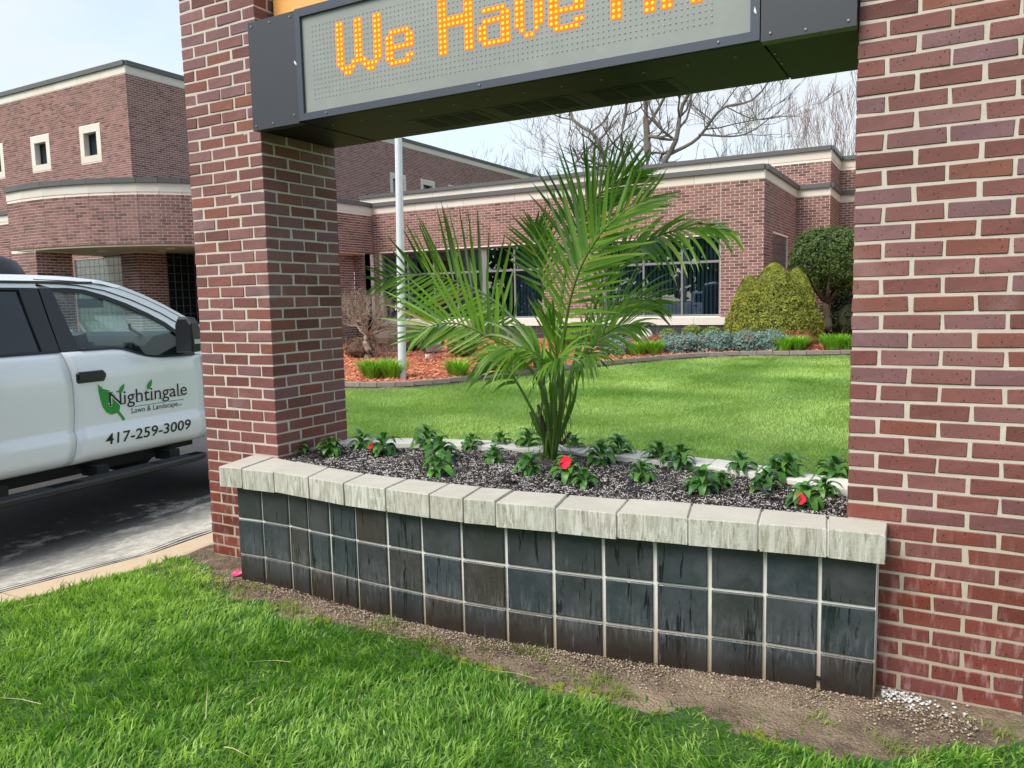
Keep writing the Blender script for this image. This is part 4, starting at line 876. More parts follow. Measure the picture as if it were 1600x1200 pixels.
    def text(body, s, z, size, mat, name, width=None, off=.0, depth=.0008, fat=0.0, shear=0.0, serif=False):
        c = bpy.data.curves.new('tmp', 'FONT'); c.body = body; c.size = 1; c.extrude = 0; c.offset = fat; c.resolution_u = 3
        o = bpy.data.objects.new('tmp', c); COL.objects.link(o); bpy.context.view_layer.update()
        me = bpy.data.meshes.new_from_object(o.evaluated_get(bpy.context.evaluated_depsgraph_get())); bpy.data.objects.remove(o); 
        co = np.empty(len(me.vertices)*3); me.vertices.foreach_get('co', co); co = co.reshape(-1, 3)
        w = co[:, 0].max()-co[:, 0].min(); sx = (width/w if width else size); co[:, 0] -= co[:, 0].min()
        out = np.zeros_like(co); ss = s+co[:, 0]*sx+co[:, 1]*size*shear; zz = z+co[:, 1]*size
        out[:, 1] = ss; out[:, 2] = zz+H; out[:, 0] = [tz(q)+.0012+off for q in zz]
        me.vertices.foreach_set('co', out.ravel()); me.materials.append(mat); me.name = name; me.update()
        return link(name, me, None, d1)
    # slab serif caps drawn by short bars at stem ends
    def bars(L, mat, name, off=.0022):
        m = MB()
        for s0, s1, z0, z1 in L: m.add([(tz(z)+.0012+off, s, z+H) for s, z in ((s0, z0), (s1, z0), (s1, z1), (s0, z1))], [(0,1,2,3)])
        return m.build(name, mat, d1)
    text('417-259-3009', .082, .545, .118, dk, 'phone_number', width=.815, off=.0015, fat=.012, shear=.10)
    text('Nightingale', .145, .838, .150, wh_, 'name_outline', width=.76, off=.0012, fat=.045)
    text('Nightingale', .150, .838, .150, dk, 'company_name', width=.745, off=.0024, fat=.006)
    text('Lawn & Landscape', .345, .752, .062, dk, 'company_line', width=.45, off=.0015)
    text('LLC', .80, .752, .025, dk, 'company_suffix', off=.0015)
    bars([(.35, .86, .799, .805)], tl_, 'rule', .001)
    bars([(.142, .185, .934, .942), (.142, .180, .834, .842), (.215, .245, .934, .942), (.245, .285, .834, .842), (.39, .43, .834, .840), (.47, .50, .834, .840), (.52, .56, .834, .840), (.845, .80, .834, .840), (.600, .635, .834, .840)], dk, 'letter_serifs', .0028)
    def leafpoly(P, mat, name, off):
        m = MB(); m.add([(tz(z)+.0012+off, s, z+H) for s, z in P], [tuple(range(len(P)))]); return m.build(name, mat, d1)
    big = [(.062, 1.015), (.10, .975), (.16, .955), (.205, .915), (.235, .87), (.245, .82), (.235, .785), (.262, .75), (.285, .712), (.262, .705), (.245, .735), (.215, .772), (.165, .765), (.12, .79), (.088, .84), (.074, .90), (.064, .96)]
    cc = (.165, .86); leafpoly([(cc[0]+(a-cc[0])*1.09, cc[1]+(b-cc[1])*1.06) for a, b in big], wh_, 'leaf_outline', .0006); leafpoly(big, gn.mat, 'leaf_logo', .001)
    l2 = [(.292, .995), (.285, .955), (.262, .925), (.236, .922), (.238, .950), (.255, .975)]; leafpoly([(.265+(a-.265)*1.3, .955+(b-.955)*1.25) for a, b in l2], wh_, 'leaf_outline', .0014); leafpoly(l2, gn.mat, 'leaf_logo', .0032)
    l3 = [(.548, 1.005), (.545, .965), (.525, .930), (.498, .920), (.492, .950), (.512, .980)]; leafpoly([(.52+(a-.52)*1.3, .96+(b-.96)*1.25) for a, b in l3], wh_, 'leaf_outline', .0014); leafpoly(l3, gn.mat, 'leaf_logo', .0032)
    bars([(.08, .10, .99, .985)], gn.mat, 'leaf_vein', .0034)
    return root
truck = pickup()
t2 = copy_tree(truck); t2.location = (-7.6, -11.0, -.1); t2.rotation_euler = (0, 0, math.radians(-84)); t2['label'] = 'white pickup seen only as a reflection in the right-hand window'
dm_ = empty('covered_load', (-5.05, 1.0, .97), 'black rounded object showing above the white pickup roof at the left edge', 'load')
m = MB(); m.lathe([(.30, -1.05), (.42, -.95), (.44, .7), (.42, .95), (.33, 1.11), (.15, 1.19), (.01, 1.21)], (0, 0, 0), 24); m.build('cover', simple('black cover', (.012, .012, .014), .45), dm_, smooth=True)
# ------------------------------------------------------------------ building
BH2, BL2 = .0555, .1925
def building():
    root = empty('brick_building', (0,0,0), 'long pinkish brick building with pale stone bands and a taller block at left', 'building')
    wall = MB(); far = MB(); tilecount = [0]; cand = []
    rr = random.Random(21)
    def face(o, d, n, L, z0, z1, holes=(), phase=0.0, near=False, bricks=True, th=.25, rng=None):
        """one planar brick face: backing wall pieces + a course-by-course skin of bricks"""
        o = Vector((o[0], o[1])); d = Vector(d); n = Vector(n)
        cuts = sorted({0, L}|{h[0] for h in holes}|{h[1] for h in holes})
        for a, b in zip(cuts[:-1], cuts[1:]):
            segs = [(z0, z1)]
            for h in holes:
                if h[0] <= a+1e-6 and h[1] >= b-1e-6:
                    segs = [s for q in segs for s in ((q[0], min(q[1], h[2])), (max(q[0], h[3]), q[1])) if s[1]-s[0] > .001]
            for s in segs:
                A = o+d*(a+(.006 if a == 0 else 0)); B = o+d*(b-(.006 if b == L else 0)); C = B-n*th; D = A-n*th
                vs = [(A.x,A.y,s[0]),(B.x,B.y,s[0]),(C.x,C.y,s[0]),(D.x,D.y,s[0]),(A.x,A.y,s[1]),(B.x,B.y,s[1]),(C.x,C.y,s[1]),(D.x,D.y,s[1])]
                wall.add(vs, [(0,3,2,1),(4,5,6,7),(0,1,5,4),(1,2,6,5),(2,3,7,6),(3,0,4,7)])
        if not bricks: return
        nc = int((z1-z0)/CH+1e-6); pr = .007
        for k in range(nc):
            a0 = z0+k*CH+.004; a1 = a0+BH2
            u = -((k % 2)*.103+phase) % .206-.206
            while u < L:
                s, e = max(u+.004, .0), min(u+.004+BL2, L); u += .206
                if rng and not (rng[0] <= s < rng[1]): continue
                parts = [(s, e)]
                for h in holes:
                    if a1 > h[2]+.01 and a0 < h[3]-.01:
                        parts = [q for p in parts for q in ((p[0], min(p[1], h[0])), (max(p[0], h[1]), p[1])) if q[1]-q[0] > .008]
                for s2, e2 in parts:
                    if e2-s2 < .008: continue
                    if near and e2-s2 > .188: cand.append((o+d*(s2+e2)/2, d, n, (a0+a1)/2)); continue
                    A = o+d*s2+n*pr; B = o+d*e2+n*pr; C = B-n*pr*1.3; D = A-n*pr*1.3; t = rr.random()
                    far.add([(A.x,A.y,a0),(B.x,B.y,a0),(C.x,C.y,a0),(D.x,D.y,a0),(A.x,A.y,a1),(B.x,B.y,a1),(C.x,C.y,a1),(D.x,D.y,a1)], [(0,1,5,4),(4,5,6,7),(0,3,2,1),(1,2,6,5),(3,0,4,7)], t)
    def band(pts, z0, z1, out, mat, name, step=None, closed=False, dep=.32):
        """stone blocks or metal lengths following plan points (outside on the right of travel)"""
        for (ax, ay), (bx, by) in zip(pts[:-1], pts[1:]):
            a = Vector((ax, ay)); b = Vector((bx, by)); d = b-a; L = d.length; d.normalize(); n = Vector((d.y, -d.x))
            k = max(1, round(L/step)) if step else 1
            for i in range(k):
                g0 = .003 if step and i else 0; g1 = .003 if step and i < k-1 else 0
                p = a+d*(L*i/k+g0); q = a+d*(L*(i+1)/k-g1)
                if i == k-1: q = q+d*(out if out > .02 else 0)*getattr(band, 'ext', 0)
                m = MB(); vs = [p+n*out, q+n*out, q-n*dep, p-n*dep]
                m.prism([(v.x, v.y) for v in vs], z0, z1); m.build(name, mat, root)
    BT = 4.155; LT = 4.35; MT_ = 4.462
    WY = 14.86
    # --- main low wing, front face
    hl = [(.22, 5.49, 1.12, 3.03), (7.2, 10.07, 1.12, 2.97)]
    face((-11.25, WY), (1, 0), (0, -1), 11.05, 1.10, BT, hl, near=True)
    face((-.2, WY), (0, 1), (1, 0), 4.14, 1.10, BT, [(.94, 2.94, 1.42, 3.02)], near=True)
    face((-.2, 19), (1, 0), (0, -1), .84, 1.10, BT)
    face((.64, 19), (0, 1), (1, 0), 2.0, 1.10, BT)
    face((.64, 21), (1, 0), (0, -1), 7.5, 1.10, BT)
    face((-11.25, 9.6), (0, 1), (1, 0), 5.26, 3.02, BT)
    face((-11.65, 9.6), (0, 1), (1, 0), 4.85, .2, 3.0)
    face((-11.65, 14.46), (1, 0), (0, -1), .4, .2, 3.0)
    wall.box(-11.7, -11.26, 9.6, 14.5, 3.003, 3.02); wall.box(-11.6, -11.256, 14.47, 15.1, .2, 3.0)
    P = [(-11.25, 9.3), (-11.25, WY), (-.2, WY), (-.2, 19.0), (.64, 19.0), (.64, 21.0), (8.1, 21.0)]
    band(P, BT, LT, .012, MT['limestone'], 'stone_band', 1.6)
    band(P, LT, MT_, .075, MT['metalcap'], 'roof_edge', None)
    # sills and dark tile base
    band([(-11.25, WY), (-.2, WY), (-.2, 19.0), (.64, 19.0), (.64, 21), (8.1, 21)], .92, 1.10, .03, MT['limestone'], 'sill_stone', 1.5)
    wall.box(-11.25, -.22, WY+.02, WY+.3, -.2, .92); wall.box(-.6, -.22, WY+.02, 19.2, -.2, .92); wall.box(-.6, .62, 19.02, 19.3, -.2, .92); wall.box(.3, 8.1, 21.02, 21.3, -.2, .92); wall.box(.3, .62, 19.02, 21.1, -.2, .92)
    tme = MB(); tme.box(-.097, .097, -.012, 0, -.097, .097); tme = tme.mesh('base_tile', MT['dtile'])
    for r in range(3):
        for i in range(54):
            o = link('base_tile', tme, None, root); o.location = (-11.15+i*.204, WY+.02, .82-r*.204)
        for i in range(20):
            o = link('base_tile', tme, None, root); o.location = (-.22, WY+.13+i*.204, .82-r*.204); o.rotation_euler = (0, 0, PI/2)
    # tiled pier standing out of the base below the long window
    m = MB(); m.box(-9.05, -7.75, WY-.5, WY+.019, .1, .915); m.build('base_pier', MT['mortar_far'], root)
    for r in range(4):
        for i in range(6):
            o = link('base_tile', tme, None, root); o.location = (-8.93+i*.212, WY-.5, .82-r*.204)
    m = MB(); m.box(-9.08, -7.72, WY-.54, WY-.032, .918, 1.09); m.build('sill_stone', MT['limestone'], root)
    # --- set back upper tier
    U0, U1, U2, U3 = MT_-.1, 5.10, 5.31, 5.42
    face((-15.1, 19), (1, 0), (0, -1), 15.74, U0, U1, rng=(0, 20))
    face((.64, 19), (0, 1), (1, 0), 2.0, U0, U1); face((.64, 21), (1, 0), (0, -1), 7.5, U0, U1)
    Q = [(-15.1, 30), (-15.1, 19), (.64, 19), (.64, 21), (8.1, 21)]
    band(Q[1:], U1, U2, .012, MT['limestone'], 'stone_band', 1.6); band(Q[1:], U2, U3, .075, MT['metalcap'], 'roof_edge')
    m = MB(); m.box(-15.1, .5, 19.1, 34, 4.0, 5.3); m.box(.2, 8.1, 21.1, 34, -.2, 5.3); m.build('roof', MT['metalcap'], root)
    m = MB(); m.box(-11.2, -.3, 15.1, 19.0, 4.2, 4.3); m.box(-18.8, -11.4, 9.8, 19.1, 4.2, 4.3); m.box(-30, -18.8, 9.8, 12.6, 4.2, 4.3); m.build('roof', MT['metalcap'], root)  # hidden low roof slabs, added to block light; likewise over canopy and behind
    # --- entry block with curved canopy
    face((-30, 9.6), (1, 0), (0, -1), 15.7, .1, BT, [(7.6, 10.6, .9, 2.92), (12.75, 14.9, .7, 2.93)], rng=(5, 16))
    face((-14.45, 9.05), (1, 0), (0, -1), .65, .1, 3.0); face((-13.8, 9.05), (0, 1), (1, 0), .8, .1, 3.0); wall.box(-14.45, -13.9, 9.3, 9.9, .1, 3.0)
    C = [(-16.0, 7.30), (-15.3, 7.25), (-14.5, 7.28), (-13.9, 7.40), (-13.3, 7.58), (-12.75, 7.82), (-12.3, 8.07), (-11.95, 8.36), (-11.65, 8.72), (-11.42, 9.1), (-11.3, 9.45)]
    ph = 0
    for a, b in zip(C[:-1], C[1:]):
        d = Vector(b)-Vector(a); L = d.length; d.normalize(); face(a, d, (d.y, -d.x), L, 3.02, BT, phase=ph, th=.2); ph = (ph+L) % .206
    face((-16.0, 9.55), (0, -1), (-1, 0), 2.25, 3.02, BT)
    C2 = [(-16.0, 9.55)]+C
    band(C, BT, LT, .012, MT['limestone'], 'stone_band', .95); band(C2, LT, MT_, .06, MT['metalcap'], 'roof_edge', None)
    band([(-30, 9.6), (-16.02, 9.6)], 4.155, 4.35, .012, MT['limestone'], 'stone_band', 1.6); band([(-30, 9.6), (-16.08, 9.6)], 4.35, 4.46, .06, MT['metalcap'], 'roof_edge')
    m = MB(); m.prism([(x, y+.02) for x, y in C]+[(-11.3, 12.7), (-16, 9.59)], 2.97, 3.015); m.build('soffit', simple('cream soffit', (.42, .38, .26), .8, var=.06), root)
    m = MB(); m.prism([(x, y+.1) for x, y in C]+[(-11.3, 12.7), (-16, 9.59)], 4.2, 4.3); m.build('roof', MT['metalcap'], root)
    for x, y in ((-14.0, 8.3), (-13.1, 9.2), (-12.4, 8.9)):
        m = MB(); m.lathe([(.10, 0), (.10, -.03), (.08, -.035)], (x, y, 2.969), 14); m.build('soffit_light', simple('soffit lamp', (.6, .58, .5), .5), root)
    # entrance pier (left) and the brick leg under the canopy
    face((-16.0, 7.3), (1, 0), (0, -1), 1.0, .1, 3.0); face((-15.0, 7.3), (0, 1), (1, 0), .85, .1, 3.0); wall.box(-15.98, -15.26, 7.56, 8.15, .1, 3.0)
    wall.box(-11.62, -11.3, 9.6, 9.8, .1, 3.0)
    # dark glass grid inside the recess
    glassd = simple('dark entrance glass', (.012, .016, .018), .15)
    m = MB(); m.box(-13.9, -13.82, 9.86, 12.7, .1, 2.96); m.build('dark_glazing', glassd, root)
    m = MB()
    for k in range(14): m.box(-13.82, -13.805, 9.86+k*.205-.006, 9.86+k*.205+.006, .1, 2.96)
    for k in range(14): m.box(-13.82, -13.806, 9.86, 12.7, .2+k*.205-.006, .2+k*.205+.006)
    m.build('glazing_bar', simple('glazing joint', (.16, .17, .17), .7), root)
    m = MB(); m.box(-13.9, -11.3, 12.3, 12.6, .1, 2.96); m.build('dark_wall', simple('recess wall', (.05, .03, .028), .9), root)
    # glass block windows
    gbm = M('glass block', .18, spec=.6); gbm.color(gbm.mix(gbm.noise(7, detail=6), (.04, .055, .052), (.16, .19, .19))); gbm.bump(gbm.noise(30), .35, .004)
    gbd = M('dark glass block', .2, spec=.6); gbd.color(gbd.mix(gbd.noise(7), (.035, .04, .04), (.085, .09, .09)))
    def glassblocks(o, d, n, nu, nz, z0, mat, joint, bl=.205):
        w = MB(); o = Vector(o); d = Vector(d); n = Vector(n)
        A = o-n*.06; B = o+d*nu*bl-n*.06; Cc = B-n*.08; D = A-n*.08
        w.prism([(v.x, v.y) for v in (A, B, Cc, D)], z0, z0+nz*bl); wo = w.build('glass_block_window', joint, root)
        q = MB(); q.obox((0,0,0), (d.x,d.y,0), (n.x,n.y,0), (0,0,1), bl/2-.006, .02, bl/2-.006); bmv = q.mesh('glass_block', mat)
        for i in range(nu):
            for j in range(nz):
                p = o+d*(i+.5)*bl-n*.05; b_ = link('glass_block', bmv, None, wo); b_.location = (p.x, p.y, z0+(j+.5)*bl)
    jo = simple('block joint', (.40, .42, .40), .8); jd = simple('block joint dark', (.58, .58, .56), .8)
    glassblocks((-.2, WY+.955), (0, 1), (1, 0), 9, 7, 1.50, gbd.mat, jd, .217)
    glassblocks((-17.25, 9.6), (1, 0), (0, -1), 10, 10, .88, gbm.mat, jo, .205)
    glassblocks((-22.3, 9.6), (1, 0), (0, -1), 14, 9, 1.0, gbd.mat, jo, .205)
    # --- tall block
    hw = [(h-(-30), h-(-30)+1.09, 6.33, 7.48) for h in (-27.0, -24.22, -21.46)]
    face((-30, 12.74), (1, 0), (0, -1), 11.08, 4.2, 8.82, hw)
    band([(-30, 12.74), (-18.92, 12.74), (-18.92, 46)], 8.82, 9.05, .012, MT['limestone'], 'stone_band', 1.3)
    band([(-30, 12.74), (-18.92, 12.74), (-18.92, 46)], 9.05, 9.19, .075, MT['metalcap'], 'roof_edge')
    hw2 = [(h-12.74, h-12.74+1.2, 6.33, 7.48) for h in (25.72, 28.09, 30.5, 32.9)]
    face((-18.92, 12.74), (0, 1), (1, 0), 33.2, 4.2, 8.82, hw2, rng=(0, 26))
    m = MB(); m.box(-29.9, -19.2, 13.1, 45.9, 4.0, 9.0); m.build('roof', MT['metalcap'], root)
    m = MB(); m.box(-18.9, -15.2, 19.2, 45.9, 3.0, 4.3); m.build('roof', MT['metalcap'], root)
    glass = simple('small window glass', (.012, .022, .030), .06)
    frm = simple('bronze window frame', (.03, .026, .022), .5)
    def small_window(o, d, n, w, z0, z1):
        o = Vector(o); d = Vector(d); n = Vector(n); fw = .21; h = z1-z0
        def blk(a, b, c, e, out, dep, mat, name, par):
            A = o+d*a+n*out; B = o+d*b+n*out; Cc = B-n*dep; D = A-n*dep
            mm = MB(); mm.prism([(v.x, v.y) for v in (A, B, Cc, D)], c, e); return mm.build(name, mat, par)
        s = blk(.002, w/2-.002, z1-fw, z1, .012, .25, MT['limestone'], 'window', root)
        blk(w/2+.002, w-.002, z1-fw, z1, .012, .25, MT['limestone'], 'stone', s); blk(.002, w-.002, z0, z0+fw, .012, .25, MT['limestone'], 'stone', s)
        blk(.002, fw, z0+fw+.003, z1-fw-.003, .011, .24, MT['limestone'], 'stone', s); blk(w-fw, w-.002, z0+fw+.003, z1-fw-.003, .011, .24, MT['limestone'], 'stone', s)
        blk(fw+.03, w-fw-.03, z0+fw+.03, z1-fw-.03, -.20, .02, glass, 'pane', s)
        for a, b, c, e in ((fw, w-fw, z1-fw-.045, z1-fw), (fw, w-fw, z0+fw, z0+fw+.03), (fw, fw+.03, z0+fw+.031, z1-fw-.046), (w-fw-.03, w-fw, z0+fw+.031, z1-fw-.046)): blk(a, b, c, e, -.17, .06, frm, 'frame', s)
    for h in (-27.0, -24.22, -21.46): small_window((h, 12.74), (1, 0), (0, -1), 1.09, 6.33, 7.48)
    for h in (25.72, 28.09, 30.5, 32.9): small_window((-18.92, h), (0, 1), (1, 0), 1.2, 6.33, 7.48)
    # --- strip windows with panes, bars and vertical blinds
    gm = glass_mat('window glass', (.60, .68, .72), .14, 3.0, (.80, .90, .97, 1))
    MT['glass'] = gm
    fr = simple('grey window bar', (.20, .20, .20), .5, var=.06); blm = simple('blue grey blind', (.40, .47, .53), .6, var=.08)
    def strip_window(x0, x1, z0, z1, mull, wide, blinds):
        f = MB(); y0, y1 = WY+.10, WY+.17; b = .045
        f.box(x0, x1, y0, y1, z1-b, z1); f.box(x0, x1, y0, y1, z0, z0+b); f.box(x0, x0+b, y0+.001, y1-.001, z0+b, z1-b); f.box(x1-b, x1, y0+.001, y1-.001, z0+b, z1-b)
        win = f.build('window', fr, root)
        xs = [x0+b]+[m_ for m_ in mull]+[x1-b]; tz = 2.385
        for m_ in mull:
            w_ = .16 if m_ in wide else .045; q = MB(); q.box(m_-w_/2, m_+w_/2, y0-.004, y1, z0+b, z1-b); q.build('mullion', fr, win)
        q = MB(); q.box(x0+b, x1-b, y0+.002, y1-.003, tz-.028, tz+.028); q.build('transom', fr, win)
        for a, c in zip(xs[:-1], xs[1:]):
            a += .01; c -= .01
            for za, zc in ((z0+b, tz-.028), (tz+.028, z1-b)):
                q = MB(); q.box(a, c, y0+.03, y0+.036, za, zc); q.build('pane', gm, win)
        q = MB()
        for a, c in blinds:
            x = a
            while x < c:
                q.obox((x, WY+.27, (z0+z1)/2), (.52, .854, 0), (-.854, .52, 0), (0, 0, 1), .040, .0012, (z1-z0)/2-.03); x += .098
        q.build('blind_slat', blm, win, 'stuff')
    strip_window(-11.03, -5.76, 1.12, 3.03, [-10.1, -9.2, -8.42, -7.55, -6.62], [-7.55], [(-11.0, -9.9), (-8.45, -7.6), (-6.6, -5.8)])
    strip_window(-4.05, -1.18, 1.12, 2.97, [-3.05, -2.10], [], [(-4.0, -1.2)])
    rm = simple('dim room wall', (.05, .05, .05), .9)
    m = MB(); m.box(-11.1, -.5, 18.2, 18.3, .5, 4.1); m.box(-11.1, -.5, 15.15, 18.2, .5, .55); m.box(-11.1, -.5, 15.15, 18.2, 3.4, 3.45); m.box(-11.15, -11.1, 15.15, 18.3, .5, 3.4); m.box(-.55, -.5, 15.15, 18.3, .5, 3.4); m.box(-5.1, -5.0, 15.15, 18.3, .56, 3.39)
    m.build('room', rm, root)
    # vertical control joints
    m = MB()
    m.box(-1.172, -1.160, WY-.0085, WY, 1.1, BT); m.build('control_joint', simple('sealant joint', (.55, .50, .45), .8), root)
    # nearest 300 whole bricks become separate pieces
    cam = Vector((3.46, -3.31, 1.567))
    cand.sort(key=lambda c: (Vector((c[0].x, c[0].y, c[3]))-cam).length)
    bm_ = MB(); bm_.box(-BL2/2, BL2/2, -.007, .003, -BH2/2, BH2/2, skip=('+y',)); bm_ = bm_.mesh('wall_brick', MT['fbrick_obj'])
    for i, (p, d, n, z) in enumerate(cand):
        if i < 300:
            o = link('brick', bm_, None, root); o.location = (p.x, p.y, z); o.rotation_euler = (0, 0, math.atan2(d.y, d.x))
        else:
            A = p-d*BL2/2+n*.007; B = p+d*BL2/2+n*.007; C_ = B-n*.009; D = A-n*.009; a0, a1 = z-BH2/2, z+BH2/2
            far.add([(A.x,A.y,a0),(B.x,B.y,a0),(C_.x,C_.y,a0),(D.x,D.y,a0),(A.x,A.y,a1),(B.x,B.y,a1),(C_.x,C_.y,a1),(D.x,D.y,a1)], [(0,1,5,4),(4,5,6,7),(0,3,2,1),(1,2,6,5),(3,0,4,7)], rr.random())
    wall.build('wall', MT['mortar_far'], root); far.build('brick', MT['fbrick'], root, 'stuff')
building()

# ------------------------------------------------------------------ mulch bed and its paver edging
def bed():
    m = M('orange bark mulch', .95)
    c = m.mix(m.noise(14, detail=7, rough=.75), (.30, .075, .032), (.62, .20, .09)); c = m.mix(m.ramp(m.noise(40), [(.3, .7), (.5, 0)]), c, (.14, .04, .02)); m.color(c); m.bump(m.noise(35, detail=6), 1, .03)
    xs = np.concatenate([np.arange(-11.1, 3, .12), np.arange(3, 8, .5)]); V = []; ny = 24
    for x in xs:
        y0 = float(np.interp(x, EX, EY))+.06; y1 = 14.84 if x < -.2 else 20.9
        for j in range(ny): y = y0+(y1-y0)*j/(ny-1); V.append((x, y, g(x, y)+.095+.02*noise.noise((x*2, y*2, 0))+.01*noise.noise((x*9, y*9, 0))))
    F_ = [(i*ny+j, (i+1)*ny+j, (i+1)*ny+j+1, i*ny+j+1) for i in range(len(xs)-1) for j in range(ny-1)]
    me = bpy.data.meshes.new('mulch_bed'); me.from_pydata(V, [], F_); link('mulch_bed', me, m.mat, kind='structure')
    r = np.random.default_rng(9); n = 26000; x = r.uniform(-10.5, 6, n); y = np.interp(x, EX, EY)+.08+r.random(n)**1.3*7; k = (y < 14.7); x, y = x[k], y[k]; n = len(x)
    z = np.array([g(a, b) for a, b in zip(x, y)])+.10+r.uniform(-.005, .02, n); a = r.uniform(0, PI, n); L = r.uniform(.02, .055, n); w = r.uniform(.005, .012, n); tl = r.normal(0, .35, n)
    dx, dy = np.cos(a), np.sin(a); P = lambda s, t: np.stack([x+dx*L*s-dy*w*t, y+dy*L*s+dx*w*t, z+L*s*tl+w*t*.5], 1)
    V = np.stack([P(-1, -1), P(1, -1), P(1, 1), P(-1, 1)], 1).reshape(-1, 3); T = (np.arange(n)[:, None, None]*4+np.array([[0,1,2],[0,2,3]])[None]).reshape(-1, 3)
    cm = M('mulch chip', .9); cm.color(cm.ramp(cm.attr(), [(0, (.20, .05, .025)), (.5, (.50, .15, .07)), (.9, (.72, .27, .13)), (1, (.7, .42, .28))]))
    link('mulch_chips', tri_mesh('mulch_chips', V, T, np.repeat(r.random(n), 2), cm.mat), None, None, 'stuff')['label'] = 'orange bark mulch chips covering the bed by the building'
    root = empty('bed_edging', (0,0,0), 'low curved edging of grey-brown concrete blocks between the lawn and the orange mulch', 'edging')
    pm = M('edging block', .9); c = pm.mix(pm.noise(12, detail=7, rough=.75), (.13, .10, .09), (.42, .34, .30)); c = pm.mix(pm.math('MULTIPLY', pm.rnd(), .5), c, (.23, .17, .15)); pm.color(c); pm.bump(pm.noise(60, detail=6), .8, .006)
    pts = [Vector(p) for p in EDGE]; d = 0; rj = random.Random(4)
    S_ = [0]; 
    for a, b in zip(pts[:-1], pts[1:]): S_.append(S_[-1]+(b-a).length)
    def at(s): 
        return Vector((float(np.interp(s, S_, [p.x for p in pts])), float(np.interp(s, S_, [p.y for p in pts]))))
    for course in (0, 1):
        s = .15*course
        while s < S_[-1]-.4:
            L = .30; a, b = at(s+.004), at(s+L-.004); dr = (b-a).normalized(); nn = Vector((-dr.y, dr.x)); z = g(0, (a.y+b.y)/2)+(-.035 if course == 0 else .042)+rj.uniform(-.002, .002)
            o_ = rj.uniform(-.008, .008)-(.012 if course else 0); a = a+nn*o_; b = b+nn*o_; c_ = b+nn*.16; e = a+nn*.16
            q = MB(); h = .072; zz = z+h
            R0 = [(v.x, v.y) for v in (a, b, c_, e)]; cc = (sum(v[0] for v in R0)/4, sum(v[1] for v in R0)/4)
            R1 = [(cc[0]+(v[0]-cc[0])*.95, cc[1]+(v[1]-cc[1])*.93) for v in R0]
            q.add([(x_, y_, z) for x_, y_ in R0]+[(x_, y_, zz-.008) for x_, y_ in R0]+[(x_, y_, zz) for x_, y_ in R1], [(0,3,2,1)]+[(k, (k+1)%4, 4+(k+1)%4, 4+k) for k in range(4)]+[(4+k, 4+(k+1)%4, 8+(k+1)%4, 8+k) for k in range(4)]+[(8,9,10,11)])
            q.build('edging_block', pm.mat, root); s += L
bed()

# ------------------------------------------------------------------ foliage
def foliage_mesh(name, shapes, n, leaf, mat, seed, lump=.12, lf=3.0, up=.0, inner=.25, aspect=.55):
    """many leaf quads spread over and inside lumpy ellipsoids; shapes: (cx,cy,cz,rx,ry,rz, power)"""
    r = np.random.default_rng(seed); VV = []; TT = []; tt = []; b = 0
    vol = np.array([s[3]*s[5]+s[4]*s[5] for s in shapes]); cnt = (vol/vol.sum()*n).astype(int)
    for (cx, cy, cz, rx, ry, rz, pw), m in zip(shapes, cnt):
        d = r.normal(0, 1, (m, 3)); d /= np.linalg.norm(d, axis=1)[:, None]
        if pw:   # cone profile: height fraction sets the radius
            h = r.random(m)**.75; a = r.uniform(0, 2*PI, m); R_ = (1-h)**pw
            d = np.stack([np.cos(a)*R_, np.sin(a)*R_, h*2-1], 1)
            nn = np.stack([np.cos(a), np.sin(a), np.full(m, .45)], 1); nn /= np.linalg.norm(nn, axis=1)[:, None]
        else: nn = d.copy()
        lm = np.array([noise.noise((q[0]*lf+cx, q[1]*lf+cy, q[2]*lf+cz))+.5*noise.noise((q[0]*lf*2.7, q[1]*lf*2.7, q[2]*lf*2.7+9)) for q in d])
        rad = 1+lump*lm*2-inner*r.random(m)**2
        if pw: p = np.stack([cx+d[:, 0]*rx*rad, cy+d[:, 1]*ry*rad, cz+d[:, 2]*rz], 1)
        else: p = np.stack([cx+d[:, 0]*rx*rad, cy+d[:, 1]*ry*rad, cz+d[:, 2]*rz*rad], 1)
        no = nn+r.normal(0, .55, (m, 3)); no[:, 2] += up; no /= np.linalg.norm(no, axis=1)[:, None]
        t1 = np.cross(no, r.normal(0, 1, (m, 3))); t1 /= np.linalg.norm(t1, axis=1)[:, None]; t2 = np.cross(no, t1)
        s = leaf*r.uniform(.6, 1.4, m)[:, None]
        V = np.stack([p-t1*s, p-t2*s*aspect, p+t1*s, p+t2*s*aspect], 1).reshape(-1, 3)
        T = (np.arange(m)[:, None, None]*4+np.array([[0,1,2],[0,2,3]])[None]).reshape(-1, 3)+b; b += m*4
        VV.append(V); TT.append(T); tt.append(np.repeat(np.clip(.45+lm*.5+r.normal(0, .2, m), 0, 1), 2))
    return tri_mesh(name, np.concatenate(VV), np.concatenate(TT), np.concatenate(tt), mat)
def core(parent, shapes, mat, f=.8):
    m = MB()
    for cx, cy, cz, rx, ry, rz, pw in shapes:
        n = 9
        if pw: prof = [((1-k/7)**pw*rx*f, -rz+2*rz*f*k/7) for k in range(8)]; prof[-1] = (.004, prof[-1][1])
        else: prof = [(max(.004, math.sin(PI*k/7)*rx*f), -math.cos(PI*k/7)*rz*f) for k in range(8)]
        m.lathe(prof, (cx, cy, cz), n)
    return m.build('inner_twigs', mat, parent)
def shrub(name, loc, label, cat, group, shapes, n, leaf, mat, seed, coremat, **k):
    root = empty(name, loc, label, cat, group)
    o = link('foliage', foliage_mesh('foliage', shapes, n, leaf, mat, seed, **k), None, root)
    core(root, shapes, coremat); return root
DK = simple('dark twigs', (.03, .032, .014), .95)  # one dark base colour for the shrub cores
